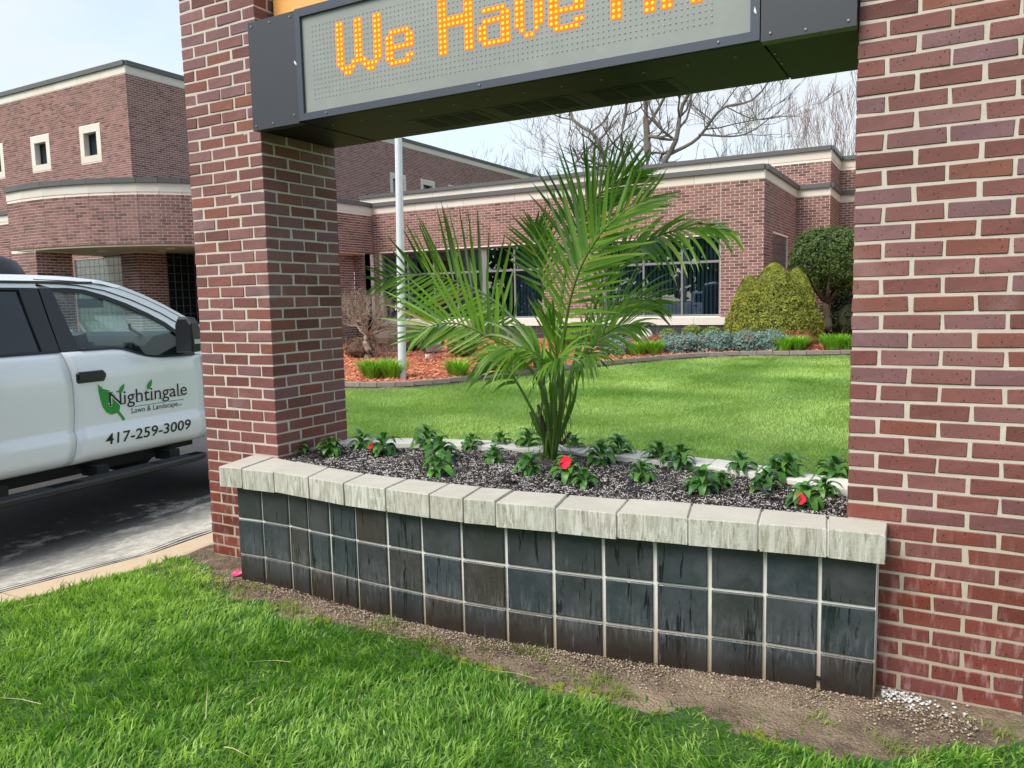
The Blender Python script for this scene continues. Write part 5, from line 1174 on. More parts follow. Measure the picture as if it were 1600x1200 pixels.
DKB = simple('juniper wood', (.10, .07, .05), .95)
BL_ = ['clipped round boxwood at the far left, just left of the flagpole', 'clipped round boxwood right of the flagpole, behind the fronds', 'large round boxwood beside the grey floodlight', 'clipped boxwood right behind the flagpole by the tile base', 'round boxwood behind the palm, left of the round lamp', 'small round boxwood behind the round grey lamp', 'small low boxwood below the right window, left of the next two', 'widest low boxwood ball below the right window', 'boxwood ball closest to the right building corner', 'boxwood half hidden behind the palm, under the pier between the windows', 'near boxwood half hidden behind the palm stems']
for i, (x, y, z, r_) in enumerate(BALLS):
    gz = g(x, y)+.07; h = max(z-gz, r_*.7); flat = .9
    shrub('boxwood', (x, y, gz), BL_[i], 'shrub', 'clipped boxwood balls along the building', [(0, 0, h, r_, r_*.9, h if i in (1, 2, 10) else r_*.78, 0)], int(2600+r_*9000), .020, MT['boxwood'], 30+i, DK, lump=.05, lf=5, inner=.15)
JL = ['spreading blue-green juniper behind the palm, left of the daylilies', 'blue-green juniper at the left of the big spreading clump', 'widest blue-green spreading juniper below the right window', 'small blue-green juniper tuft between the two large spreading ones', 'blue-green juniper in front of the clipped cone', 'blue-green juniper at the right end, touching the daylilies']
for i, (x, y, z, r_) in enumerate(JUN):
    gz = g(x, y)+.06; hh = .34; r = random.Random(i)
    sh = [(r.uniform(-.6, .6)*r_, r.uniform(-.4, .4)*r_, hh*r.uniform(.45, .75), r_*r.uniform(.42, .62), r_*.5, hh*r.uniform(.4, .6), 0) for k in range(7)]+[(0, 0, hh*.4, r_*.85, r_*.7, hh*.5, 0)]
    shrub('juniper', (x, y, gz), JL[i], 'shrub', 'blue-green junipers in the mulch bed', sh, 11000, .024, MT['juniper'], 60+i, DKB, lump=.26, lf=4, up=.5, inner=.35, aspect=.3)
CL_ = ['left lobe of the clipped golden-green cone shrubs by the building corner', 'biggest golden-green clipped cone shrub by the building corner', 'narrow golden-green cone shrub half behind the biggest one']
for i, ((x, y, z, r_), (tx, ty, tz, _)) in enumerate(zip(CONES, CTOP)):
    gz = g(x, y)+.06; H = tz-gz
    rad = (.56, .82, .60)[i]; 
    shrub('clipped_cone', (x, y, gz), CL_[i], 'shrub', 'clipped conical evergreens at the building corner', [(0, 0, H/2, rad, rad*.8, H/2, .52), (0, 0, .42, rad*.9, rad*.72, .46, 0)], 34000, .019, MT['yew'], 80+i, DK, lump=.05, lf=5, inner=.14, aspect=.7)
x, y = 1.12, 14.8; gz = g(x, y)+.05
t = empty('round_topped_shrub', (x, y, gz), 'dark green round-topped small tree on a leaning trunk in the building corner', 'tree')
link('crown', foliage_mesh('crown', [(0.0, 0, 1.78, .70, .6, .66, 0), (.40, .1, 1.62, .52, .5, .62, 0), (-.30, .1, 1.70, .50, .5, .60, 0), (.3, 0, 2.0, .5, .45, .42, 0), (-.2, 0, 2.02, .45, .45, .40, 0)], 42000, .026, MT['darkshrub'], 91, lump=.10, lf=3.5, inner=.4), None, t)
m = MB(); m.tube(catmull([(.03, 0, -.1), (.06, 0, .4), (.0, 0, .85), (.05, 0, 1.3)], 8), [.10, .09, .085, .08, .075, .07, .06, .05], 8)
for a in range(7): m.tube([(.03, 0, .8), (.3*math.cos(a), .3*math.sin(a), 1.2), (.6*math.cos(a), .5*math.sin(a), 1.7)], [.05, .03, .01], 6)
m.build('trunk', simple('shrub trunk', (.10, .075, .045), .95, var=.4, scale=9), t, smooth=True)
shrub('dark_shrub', (1.75, 15.3, g(0, 15.3)+.05), 'very dark low shrub under and right of the round-topped tree', 'shrub', None, [(0, 0, .45, .75, .6, .62, 0)], 12000, .03, leafmat('very dark leaf', (.012, .022, .008), (.04, .06, .015), .7, .1), 95, DK, lump=.2, inner=.5)
def lily(i, x, y, z, r_, lab):
    gz = g(x, y)+.08; root = empty('daylily', (x, y, gz), lab, 'plant', 'daylily clumps along the bed edging'); r = random.Random(200+i); m = MB()
    for k in range(420):
        a = r.uniform(0, 2*PI); o = r.random()**.5*r_*.55; p = Vector((math.cos(a)*o, math.sin(a)*o*.8, 0)); L = r.uniform(.75, 1.2)*max(.33, r_*1.5); w = r.uniform(.007, .012)
        b = a+r.uniform(-.5, .5); out = r.uniform(.15, .75)*(.4+o/r_); side = Vector((-math.sin(b), math.cos(b), 0)); V = []; q = p.copy(); d = Vector((math.cos(b)*out, math.sin(b)*out, 1)).normalized()
        for j in range(5):
            v = j/4; ww = w*(1-v**2)+.0008; V += [tuple(q-side*ww), tuple(q+side*ww)]; d = (d+Vector((math.cos(b)*.35*v, math.sin(b)*.35*v, -.42*v))).normalized(); q = q+d*L/4
        m.add(V, [(j*2, j*2+1, j*2+3, j*2+2) for j in range(4)], r.random())
    m.build('leaves', MT['lily'], root, 'stuff')
LL = ['bright green daylily clump at the far left of the mulch bed', 'bright green daylily clump touching its twin, just left of the flagpole foot', 'lone bright green daylily clump right of the flagpole', 'daylily clump seen through the palm, left of its stems', 'daylily clump hidden right behind the palm stems', 'left half of the daylily pair below the round grey lamp', 'right half of the daylily pair beside the big juniper', 'left of the two daylily clumps in front of the clipped cones', 'right of the two daylily clumps in front of the clipped cones', 'daylily clump in front of the round-topped tree trunk', 'daylily clump against the right pillar edge']
for i, (x, y, z, r_) in enumerate(LILY): lily(i, x, y, z, r_, LL[i])

# twiggy shrubs
def twigs(name, loc, label, cat, n, spread, H, rad, mat, seed, up=1.0, trunk=None, curl=.5, levels=3):
    root = empty(name, loc, label, cat); r = random.Random(seed); m = MB(); t_ = MB()
    def grow(p, d, L, rr, lv):
        pts = [p]; q = p.copy()
        for j in range(3):
            d = (d+Vector((r.uniform(-1, 1), r.uniform(-1, 1), r.uniform(-.6, 1)*.8))*curl*.5).normalized(); q = q+d*L/3; pts.append(q.copy())
        m.tube(pts, [rr, rr*.85, rr*.7, rr*.5], 4 if lv else 3, cap=False)
        if lv < levels:
            for k in range(3 if lv else 3):
                b = pts[r.choice((1, 2, 3))]; grow(b, (d+Vector((r.uniform(-1, 1), r.uniform(-1, 1), r.uniform(-.3, .9)))*.8).normalized(), L*r.uniform(.55, .8), rr*.55, lv+1)
    if trunk:
        pts = catmull([(0, 0, -.05), (.04, 0, trunk*.4), (-.05, 0, trunk*.75), (.02, 0, trunk)], 7); t_.tube(pts, [.085, .075, .07, .065, .06, .055, .05], 8); t_.build('trunk', mat, root, smooth=True); base = Vector((.02, 0, trunk))
    for k in range(n):
        a = r.uniform(0, 2*PI); s = Vector((math.cos(a)*spread*r.random(), math.sin(a)*spread*r.random(), up)).normalized()
        b = base if trunk else Vector((math.cos(a)*spread*.35*r.random(), math.sin(a)*spread*.35*r.random(), 0))
        grow(b.copy(), s, H*.5, rad, 0)
    m.build('twigs', mat, root); return root
twigs('bare_tree', (-7.35, 9.7, g(0, 9.7)+.08), 'small leafless corkscrew tree with tangled pale twigs beside the left pillar', 'tree', 12, 1.5, 1.05, .022, simple('corkscrew twig', (.30, .235, .17), .9, var=.3, scale=14), 5, .9, trunk=.50, curl=1.1, levels=4)
twigs('twiggy_shrub', (-6.16, 8.86, g(0, 8.86)+.08), 'leafless reddish-brown twiggy shrub left of the flagpole', 'shrub', 26, .8, .48, .007, MT['twig'], 6, 1, curl=.35)
twigs('small_bare_shrub', (-5.4, 9.25, g(0, 9.25)+.08), 'very small bare reddish shrub in the orange mulch, left of the floodlight', 'shrub', 12, .9, .28, .005, MT['redtwig'], 7, 1, curl=.4, levels=2)
shrub('brown_shrub', (-7.65, 9.9, g(0, 9.9)+.08), 'low brown dormant shrub under the corkscrew tree', 'shrub', None, [(0, 0, .2, .42, .36, .24, 0)], 3600, .018, leafmat('dormant leaf', (.13, .07, .045), (.26, .16, .10), .9, .1), 97, DKB, lump=.2)
shrub('brown_shrub', (-7.75, 11.4, g(0, 11.4)+.08), 'wide grey-brown dormant shrub behind the twigs left of the flagpole', 'shrub', None, [(0, 0, .28, .8, .5, .35, 0)], 6500, .018, leafmat('grey dormant leaf', (.12, .085, .065), (.24, .18, .14), .9, .1), 98, DKB, lump=.2)
shrub('red_shrub', (-1.85, 12.25, g(0, 12.25)+.08), 'low rust-red shrub between the round lamp and the big juniper', 'shrub', None, [(0, 0, .12, .36, .3, .18, 0)], 3000, .016, leafmat('rust leaf', (.30, .07, .035), (.50, .16, .08), .8, .2), 99, DKB, lump=.2)
shrub('red_shrub', (.85, 12.9, g(0, 12.9)+.08), 'low rust-red shrub at the foot of the clipped cones', 'shrub', None, [(0, 0, .14, .34, .3, .2, 0)], 2600, .016, leafmat('rust leaf dark', (.22, .06, .03), (.42, .15, .08), .8, .2), 100, DKB, lump=.2)
shrub('bronze_shrub', (-4.45, 11.4, g(0, 11.4)+.06), 'small bronze-brown shrub glimpsed between the palm leaflets', 'shrub', None, [(0, 0, .2, .22, .2, .22, 0)], 2200, .016, leafmat('bronze leaf', (.20, .09, .03), (.36, .20, .07), .8, .2), 101, DKB, lump=.2)
m = MB(); fy = empty('yellow_flower_clump', (-8.1, 9.6, g(0, 9.6)+.08), 'tiny yellow flowers at the left pillar edge in the mulch', 'plant'); r = random.Random(2)
for k in range(60): p = Vector((r.uniform(-.14, .14), r.uniform(-.1, .1), r.uniform(0, .22))); m.obox(p, (1, 0, 0), (0, 1, 0), (0, 0, 1), .016, .016, .01)
m.build('blossom', simple('yellow blossom', (.75, .55, .03), .6), fy, 'stuff')

# flagpole
fp = empty('flagpole', (-4.49, 7.14, .31), 'white metal flagpole rising from the orange mulch behind the palm', 'flagpole')
wm = simple('painted aluminium pole', (.66, .68, .69), .4, .1, var=.06)
m = MB(); m.tube([(0, 0, -.1), (0, 0, .06), (.05, 0, 2), (.12, 0, 5), (.20, 0, 9)], [.070, .068, .064, .056, .042], 20); m.build('pole', wm, fp, smooth=True)
m = MB(); m.lathe([(.10, 0), (.095, .02), (.075, .03)], (0, 0, 0), 20); m.build('base_collar', wm, fp)
m = MB(); m.tube([(.22, -.02, 9), (.19, -.02, 6), (.15, -.02, 3.2), (.12, -.02, 1.3), (.06, -.02, 1.2)], .004, 5); m.build('halyard', simple('rope', (.6, .6, .58), .8), fp)
m = MB(); m.tube([(.0, -.08, 1.2), (0, -.11, 1.25), (0, -.11, 1.15)], .01, 5); m.build('cleat', wm, fp)
m = MB(); m.lathe([(.01, 0), (.06, .05), (.06, .1), (.01, .15)], (.20, 0, 9), 12); m.build('finial', wm, fp)
# floodlights
def flood(loc, rz, label, round_=False):
    t = empty('floodlight', loc, label, 'floodlight', 'ground floodlights in the mulch bed', rz); gm_ = simple('grey lamp housing', (.42, .42, .39), .45, var=.05)
    if round_:
        m = MB(); m.tube([(0, -.12, .30), (0, .0, .26), (0, .12, .22)], [.165, .165, .12], 16); o = m.build('housing', gm_, t); m = MB(); m.tube([(0, -.126, .302), (0, -.121, .300)], .15, 16); m.build('lens', simple('frosted lens', (.42, .39, .37), .3), t)
    else:
        m = MB(); m.obox((0, 0, .34), (1, 0, 0), (0, .88, .47), (0, -.47, .88), .15, .10, .10); m.build('housing', gm_, t)
        m = MB(); m.obox((0, .0, .45), (1, 0, 0), (0, .88, .47), (0, -.47, .88), .17, .13, .01); m.build('visor', gm_, t)
        m = MB(); m.obox((0, -.092, .29), (1, 0, 0), (0, .88, .47), (0, -.47, .88), .13, .008, .08); m.build('lens', simple('lamp glass', (.25, .27, .28), .1), t)
    m = MB(); m.tube([(0, 0, 0), (0, 0, .2)], .012, 6); m.tube([(-.13, 0, .18), (0, 0, .14), (.13, 0, .18), (.13, 0, .3)], .008, 5); m.build('bracket', gm_, t)
    m = MB(); m.lathe([(.055, -.02), (.055, .14), (.045, .15)], (-.12, -.1, 0), 12); m.build('junction_post', simple('white junction post', (.66, .65, .60), .5), t)
flood((-5.83, 10.0, g(0, 10.0)+.03), .5, 'grey hooded floodlight on a bracket in the orange mulch beside a boxwood')
flood((-2.14, 12.49, g(0, 12.49)+.07), .2, 'round pale grey floodlight between the palm and the big juniper', True)

# ------------------------------------------------------------------ far bare trees
def bare_tree(x, y, H, label, seed, mat, mat2, r0=.35, spread=.55, levels=6, trunks=1, upb=.25, nb=3):
    root = empty('bare_tree', (x, y, 0), label, 'tree', 'leafless trees beyond the building'); r = random.Random(seed); A = MB(); B = MB()
    def grow(p, d, L, rad, lv):
        pts = [p.copy()]; q = p.copy(); n = 4 if lv < 2 else 3; dd = d.copy()
        for j in range(n):
            dd = (dd+Vector((r.uniform(-1, 1), r.uniform(-1, 1), r.uniform(-.5, .9)))*(.16 if lv else .06)).normalized(); q = q+dd*L/n; pts.append(q.copy())
        rs = [rad*(1-.42*j/n) for j in range(n+1)]
        (A if lv < 3 else B).tube(pts, rs, (8, 6, 5, 4, 3, 3, 3)[min(lv, 6)], cap=False)
        if lv < levels:
            k = nb if lv < 2 else r.choice((2, 3, 3))
            for i in range(k):
                b = pts[-1] if i == 0 else pts[r.randrange(max(1, n-2), n+1)]
                a = r.uniform(0, 2*PI); s = spread*r.uniform(.6, 1.3)*(.5 if i == 0 else 1)
                nd = (dd+Vector((math.cos(a), math.sin(a), 0))*s+Vector((0, 0, upb))).normalized()
                grow(b, nd, L*r.uniform(.62, .82), max(.012, rs[-1]*(.85 if i == 0 else .62)), lv+1)
    for k in range(trunks):
        a = 2*PI*k/max(1, trunks)+.4; d = Vector((math.cos(a)*.22*(trunks > 1), math.sin(a)*.1*(trunks > 1), 1)).normalized()
        grow(Vector((.3*k*(trunks > 1), 0, -.5)), d, H*.30, r0, 0)
    A.build('trunk', mat, root, smooth=True); B.build('twigs', mat2, root)
def oak():
    root = empty('bare_tree', (-12.6, 42, 0), 'big dark oak with heavy crooked limbs, bare, rising behind the palm', 'tree', 'leafless trees beyond the building'); r = random.Random(33); A = MB(); B = MB()
    def twig(p, d, L, rad, lv):
        q = p.copy(); pts = [q.copy()]; n = 4
        for j in range(n): d = (d+Vector((r.uniform(-1, 1), r.uniform(-.8, .8), r.uniform(-.55, .85)))*.38).normalized(); q = q+d*L/n; pts.append(q.copy())
        (A if rad > .06 else B).tube(pts, [rad*(1-.5*j/n) for j in range(n+1)], 5 if rad > .06 else 3, cap=False)
        if lv < 5:
            for i in range(3 if lv < 4 else 2): twig(pts[r.randrange(1, n+1)], (d+Vector((r.uniform(-1, 1), r.uniform(-1, 1), r.uniform(-.2, .8)))*.9).normalized(), L*r.uniform(.5, .75), max(.013, rad*r.uniform(.42, .6)), lv+1)
    # main limbs: x offset, height, following the heavy crooked stems
    for pts, r0 in (([(0, 0, 0), (0, 0, 6), (.2, 0, 10), (.1, 0, 13), (.5, .3, 17), (.2, 0, 22)], .62), ([(-.1, 0, 5), (-1.2, .2, 8.2), (-2.4, 0, 9.6), (-3.0, -.3, 11.4), (-4.6, 0, 12.6), (-5.2, .2, 14.5), (-6.8, .3, 15)], .40),
                    ([(.2, 0, 6), (1.0, -.3, 8.8), (1.9, 0, 10.6), (2.2, .3, 12.6), (3.6, 0, 14.5), (4.2, .2, 17.5)], .42), ([(1.6, 0, 9.9), (3.1, .2, 10.6), (4.6, -.2, 12.0), (6.3, .2, 12.4), (8.0, 0, 14.4)], .24),
                    ([(-1.0, 0, 8), (-1.6, .4, 11), (-1.2, .2, 13.5), (-2.2, 0, 16.5), (-2.0, 0, 19)], .27), ([(.1, 0, 11.5), (1.2, .4, 13.6), (1.0, 0, 16), (2.0, 0, 19)], .22), ([(3.2, .1, 10.8), (5.6, .6, 10.6), (7.6, .4, 11.6)], .15), ([(-2.4, 0, 9.6), (-4.6, .5, 9.9), (-6.4, .2, 11.2)], .14)):
        P = catmull(pts, 16); r0 *= .46; A.tube(P, [r0*(1-.72*i/15) for i in range(16)], 9, cap=False)
        for i in range(3, 16):
            for k in range(2): 
                if r.random() < .55: twig(P[i], Vector((r.uniform(-1, 1), r.uniform(-.8, .8), r.uniform(-.3, .8))).normalized(), r.uniform(1.8, 3.6), r0*(1-.72*i/15)*.6, 2)
    A.build('trunk', MT['barktree'], root, smooth=True); B.build('twigs', MT['barktree'], root)
oak()
bare_tree(-24.0, 52, 14.0, 'pale bare tree just right of the tall block roof', 5, MT['barkpale'], MT['barkpale'], .20, .6, 6, 1, .2)
bare_tree(-28.7, 55, 15.0, 'pale bare tree behind the end of the tall block', 6, MT['barkpale'], MT['barkpale'], .20, .55, 6, 1, .25)
bare_tree(-34.0, 60, 16.5, 'leftmost pale bare tree, over the tall block roof', 7, MT['barkpale'], MT['barkpale'], .20, .55, 6, 1, .25)
bare_tree(-17.5, 50, 14.5, 'pale bare tree left of the big dark oak', 12, MT['barkpale'], MT['barkpale'], .18, .6, 6, 1, .2)
bare_tree(-10.6, 58, 17.5, 'slim bare tree with upright twigs right of the big oak', 8, MT['barkpale'], MT['barkpale'], .15, .42, 6, 1, .4)
bare_tree(-7.4, 60, 17.5, 'slim bare tree in the middle of the right-hand group', 9, MT['barkpale'], MT['barkpale'], .15, .42, 6, 1, .4)
RT = simple('budding twig', (.24, .16, .14), .9)
bare_tree(-4.4, 56, 17.5, 'bare tree with reddish upright twigs near the right pillar', 10, MT['barkpale'], RT, .15, .42, 6, 1, .4)
bare_tree(-1.0, 42, 14.5, 'bare tree cut by the right brick pillar', 11, MT['barkpale'], RT, .14, .5, 6, 1, .35)
# woods on the far side of the road, behind the photographer (they show in the window glass)
wd = foliage_mesh('far_woods', [(x_, -46+3*math.sin(x_), 5.5, 6.5, 3.5, 5.5+2*math.sin(x_*.7), 0) for x_ in range(-70, 60, 7)], 26000, .55, MT['darkshrub'], 77, lump=.2)
link('far_woods', wd, None, None, 'stuff')['label'] = 'dark tree line mirrored in the building windows'
# ------------------------------------------------------------------ palm
# name: start fraction, pairs, max leaflet length, leaflet angle at start/end (deg), normal, droop, width, (left scale, right scale), petiole radius
FP = {
 'F1 front big': (.32, 37, .47, (66, 22), (-.25, -1, .25), .10, .026, (1.0, 1.0), .011),
 'F2 back top': (.42, 28, .48, (60, 22), (.0, -1, .2), .08, .025, (.95, .95), .010),
 'F3 left upper': (.40, 27, .58, (62, 22), (.15, -1, .30), .12, .024, (.85, 1.0), .010),
 'F4 left lower': (.40, 21, .48, (64, 24), (.1, -1, .35), .20, .027, (.55, 1.0), .010),
 'F5 right': (.50, 22, .40, (50, 16), (-.35, -.7, .6), .75, .026, (.55, 1.0), .009),
 'F6 right mid': (.42, 20, .36, (58, 20), (-.2, -1, .5), .30, .022, (1, 1), .008),
 'F7 right low': (.38, 20, .34, (54, 20), (-.3, -.9, .6), .55, .022, (1, 1), .008),
 'F8 low centre pale': (.42, 20, .36, (58, 24), (0, -.6, .9), .85, .022, (1, 1), .007),
 'F9 low left stem': (.45, 14, .34, (56, 24), (.1, -.6, .8), 1.1, .024, (1, 1), .010),
 'F10 back mid': (.50, 16, .30, (50, 20), (.2, -1, 0), .10, .024, (1, 1), .009),
 'F11 right back': (.48, 18, .34, (56, 20), (-.2, -1, .3), .30, .022, (1, 1), .008),
 'F12 low right drop': (.45, 12, .30, (54, 26), (-.2, -.5, .8), 1.3, .022, (1, 1), .007),
 'F13 left mid': (.55, 12, .28, (60, 22), (.1, -1, .3), .18, .022, (1, 1), .008),
 'F14 spear': (.50, 9, .30, (28, 10), (0, -1, 0), .08, .022, (1, 1), .008),
 'F15 centre drooping': (.45, 14, .30, (56, 26), (0, -.5, .8), 1.0, .020, (1, 1), .006),
}
def palm():
    bx, by, bz = 1.463, .70, .64
    root = empty('palm', (bx, by, bz), 'tall green feather palm with long arching fronds in the middle of the flower planter', 'palm')
    rr = random.Random(11)
    leaves = []      # (length, frond, verts, faces)
    fronds = []
    for name, pts in FR.items():
        st, npair, Lm, (a0, a1), nrm, droop, wd, (ls, rs), pr_ = FP[name]
        P = catmull([Vector((bx+rr.uniform(-.018, .018), by+rr.uniform(-.02, .02), bz-.03))+Vector((0,0,0))]+[Vector(p) for p in pts[1:]], 60)
        m = MB(); loc = [p-Vector((bx, by, bz)) for p in P]
        rad = [pr_*(1.35 if i < 14 else 1.0)*(1-.86*i/59)+.0012 for i in range(60)]
        m.tube(loc, rad, 6)
        f = m.build('frond', MT['palm_stem'], root, smooth=True); fronds.append(f)
        nv = Vector(nrm).normalized()
        for side, sc in ((-1, ls), (1, rs)):
            for i in range(npair):
                u = (i+.5+(.25 if side > 0 else 0))/npair; t = st+(1-st)*u
                x = t*59; k = min(int(x), 58); p = loc[k].lerp(loc[k+1], x-k); T = (loc[min(k+2, 59)]-loc[max(k-1, 0)]).normalized()
                sv = T.cross(nv).normalized()*side; nn = sv.cross(T).normalized()*side
                L = Lm*sc*(.55+.45*math.sin(PI*min(1, .18+u*.9)))*(1-.35*u**3)*rr.uniform(.86, 1.08)
                if u < .12: L *= .5+u*4
                ang = math.radians(a0+(a1-a0)*u+rr.uniform(-5, 5))
                D = (T*math.cos(ang)+sv*math.sin(ang)+nv*rr.uniform(-.02, .26)).normalized()
                w = wd*rr.uniform(.8, 1.1)*(1-.35*u); n = 7; V = []
                q = p.copy(); d = D.copy(); wv = d.cross(nv).normalized(); tw = rr.uniform(-.5, .5)
                wv = (wv*math.cos(tw)+nv*math.sin(tw)).normalized()
                dd = droop*rr.uniform(.75, 1.25)
                for j in range(n):
                    v = j/(n-1); prof = max(.0, min(1, .35+v*4.5))*(1-v**2.2)**.8+.02
                    fold = nv*(w*.22*prof)
                    V += [q-wv*w*.5*prof, q+fold*.0-nv*w*.14*prof, q+wv*w*.5*prof]
                    d = (d+Vector((0, 0, -1))*dd*(.10+.30*v)).normalized() if dd > .3 else (d+Vector((0, 0, -1))*dd*.28*v).normalized()
                    q = q+d*(L/(n-1))
                F_ = [(j*3+c, j*3+c+1, (j+1)*3+c+1, (j+1)*3+c) for j in range(n-1) for c in (0, 1)]
                leaves.append((L*w, len(fronds)-1, [tuple(v_) for v_ in V], F_))
    order = sorted(range(len(leaves)), key=lambda i: -leaves[i][0]); big = set(order[:300]); rest = MB()
    for i, (s, fi, V, F_) in enumerate(leaves):
        if i in big:
            m = MB(); m.add(V, F_, rr.random()); m.build('leaflet', MT['palm'], fronds[fi], smooth=True)
        else: rest.add(V, F_, rr.random()*.8)
    rest.build('leaflet', MT['palm_att'], root, 'stuff', smooth=True)
    # clustered sheaths at the base
    for k in range(6):
        a = k*2*PI/6+.3; r = .020; m = MB(); top = rr.uniform(.12, .34)
        lean = Vector((math.cos(a)*.10, math.sin(a)*.08, 0))
        pts = [Vector((math.cos(a)*r, math.sin(a)*r, -.05)), Vector((math.cos(a)*r*1.1, math.sin(a)*r*1.1, .12))+lean*.1, Vector((math.cos(a)*r, math.sin(a)*r, top*.6))+lean*.5, Vector((math.cos(a)*r, math.sin(a)*r, top))+lean]
        m.tube(catmull(pts, 10), [.021-.0013*i for i in range(10)], 7); m.build('sheath', MT['palm_stem'] if k % 2 else MT['palm_bark'], root, smooth=True)
    # fine shaggy fibres and small drooping leaves around the stem cluster
    m = MB()
    for k in range(120):
        a = rr.uniform(0, 2*PI); z = rr.uniform(.0, .18) if k < 70 else rr.uniform(.22, .62); r = .03+.015*rr.random()+(.06*rr.random()*z/.3 if k >= 70 else 0)
        p = Vector((math.cos(a)*r, math.sin(a)*r, z)); d = Vector((math.cos(a)*rr.uniform(.1, .6), math.sin(a)*.4, -1 if k >= 70 else rr.choice((1, -.6)))).normalized()
        L = rr.uniform(.05, .12) if k < 70 else rr.uniform(.10, .26); w = Vector((-math.sin(a), math.cos(a), 0))*(.003 if k < 70 else .007)
        q = p+d*L*.5+Vector((math.cos(a), math.sin(a), 0))*.02
        m.add([tuple(p-w*.5), tuple(p+w*.5), tuple(q+w), tuple(q-w), tuple(p+d*L)], [(0,1,2,3), (3,2,4)], rr.random()*.7)
    m.build('small_leaflet', MT['palm_att'], root, 'stuff')
palm()

# ------------------------------------------------------------------ bedding plants
def leaf_mesh(L, w, droop, seed):
    r = random.Random(seed); n = 6; V = []; 
    for j in range(n):
        v = j/(n-1); pr = math.sin(PI*min(1, (.06+.94*v)))**.75*(1-.25*v); x = L*v*math.cos(droop*v); z = L*.18*math.sin(v*PI)-L*v*math.sin(droop*v)*.8
        V += [(x, -w*.5*pr, z+w*.16*pr), (x, 0, z), (x, w*.5*pr, z+w*.16*pr)]
    F_ = [(j*3+c, j*3+c+1, (j+1)*3+c+1, (j+1)*3+c) for j in range(n-1) for c in (0, 1)]
    m = MB(); m.add(V, F_, .5); return m.mesh('leaf', MT['impatiens'], True)
LEAVES = [leaf_mesh(.070, .034, .4, 1), leaf_mesh(.062, .031, .6, 2), leaf_mesh(.075, .035, .75, 3), leaf_mesh(.055, .027, .3, 4)]
def petals(parent, loc, r, mat, nrm, n=5):
    nv = Vector(nrm).normalized(); rt = nv.to_track_quat('Z', 'Y')
    for k in range(n):
        a = 2*PI*k/n; m = MB(); V = [(0, 0, 0)]
        for j in range(7):
            b = a+(j-3)*.22; rr_ = r*(1-.12*abs(j-3)/3*(1 if j % 3 else .3)); V.append((rr_*math.cos(b), rr_*math.sin(b), r*.22+.06*r*((j % 2)*2-1)))
        m.add(V, [(0, i, i+1) for i in range(1, 7)]); o = m.build('petal', mat, parent); o.location = loc; o.rotation_mode = 'QUATERNION'; o.rotation_quaternion = rt
FLAB = {
 0: 'pink-budded green bedding plant against the left brick pillar', 1: 'green bedding plant, second from the left brick pillar along the front',
 2: 'green leafy bedding plant behind, beside the left pillar back corner', 3: 'green bedding plant with a small crimson bloom near the left pillar',
 4: 'green bedding plant by the back coping, first left of the palm gap', 5: 'tall green bedding plant just behind the lone front-row clump left of the palm',
 6: 'green bedding plant at the front coping, left of the palm', 7: 'dark green bedding plant near the back coping left of the palm',
 8: 'yellow-green bedding plant left of the palm, mid bed', 9: 'green bedding plant with a dull red bud by the back coping',
 10: 'small green bedding plant just left of the palm base, front side', 11: 'green bedding plant at the back coping beside the palm stems',
 12: 'bedding plant with the large crimson flower, right of the palm base', 13: 'bright green low bedding plant in front of the large crimson flower',
 14: 'green bedding plant behind the large crimson flower at the back coping', 15: 'green bedding plant right of the large crimson flower',
 16: 'upright green bedding plant against the back coping, right of the palm', 17: 'green bedding plant beside a dark wilted one, mid bed right of the palm',
 18: 'green bedding plant at the back coping, centre right', 19: 'green bedding plant at the back coping right of centre, beside its taller neighbour',
 20: 'wide pale-veined green bedding plant at the front, right of centre', 21: 'slim green bedding plant behind the wide front one, right of centre',
 22: 'green bedding plant at the back coping, third from the right pillar', 23: 'green bedding plant behind the black wilted foliage near the right pillar',
 24: 'green bedding plant at the back coping, second from the right pillar', 25: 'small green bedding plant between two larger ones near the right end',
 26: 'green bedding plant with a crimson flower at its foot, front right corner', 27: 'green bedding plant behind the front right crimson flower',
 28: 'green bedding plant touching the right brick pillar by the back coping'}
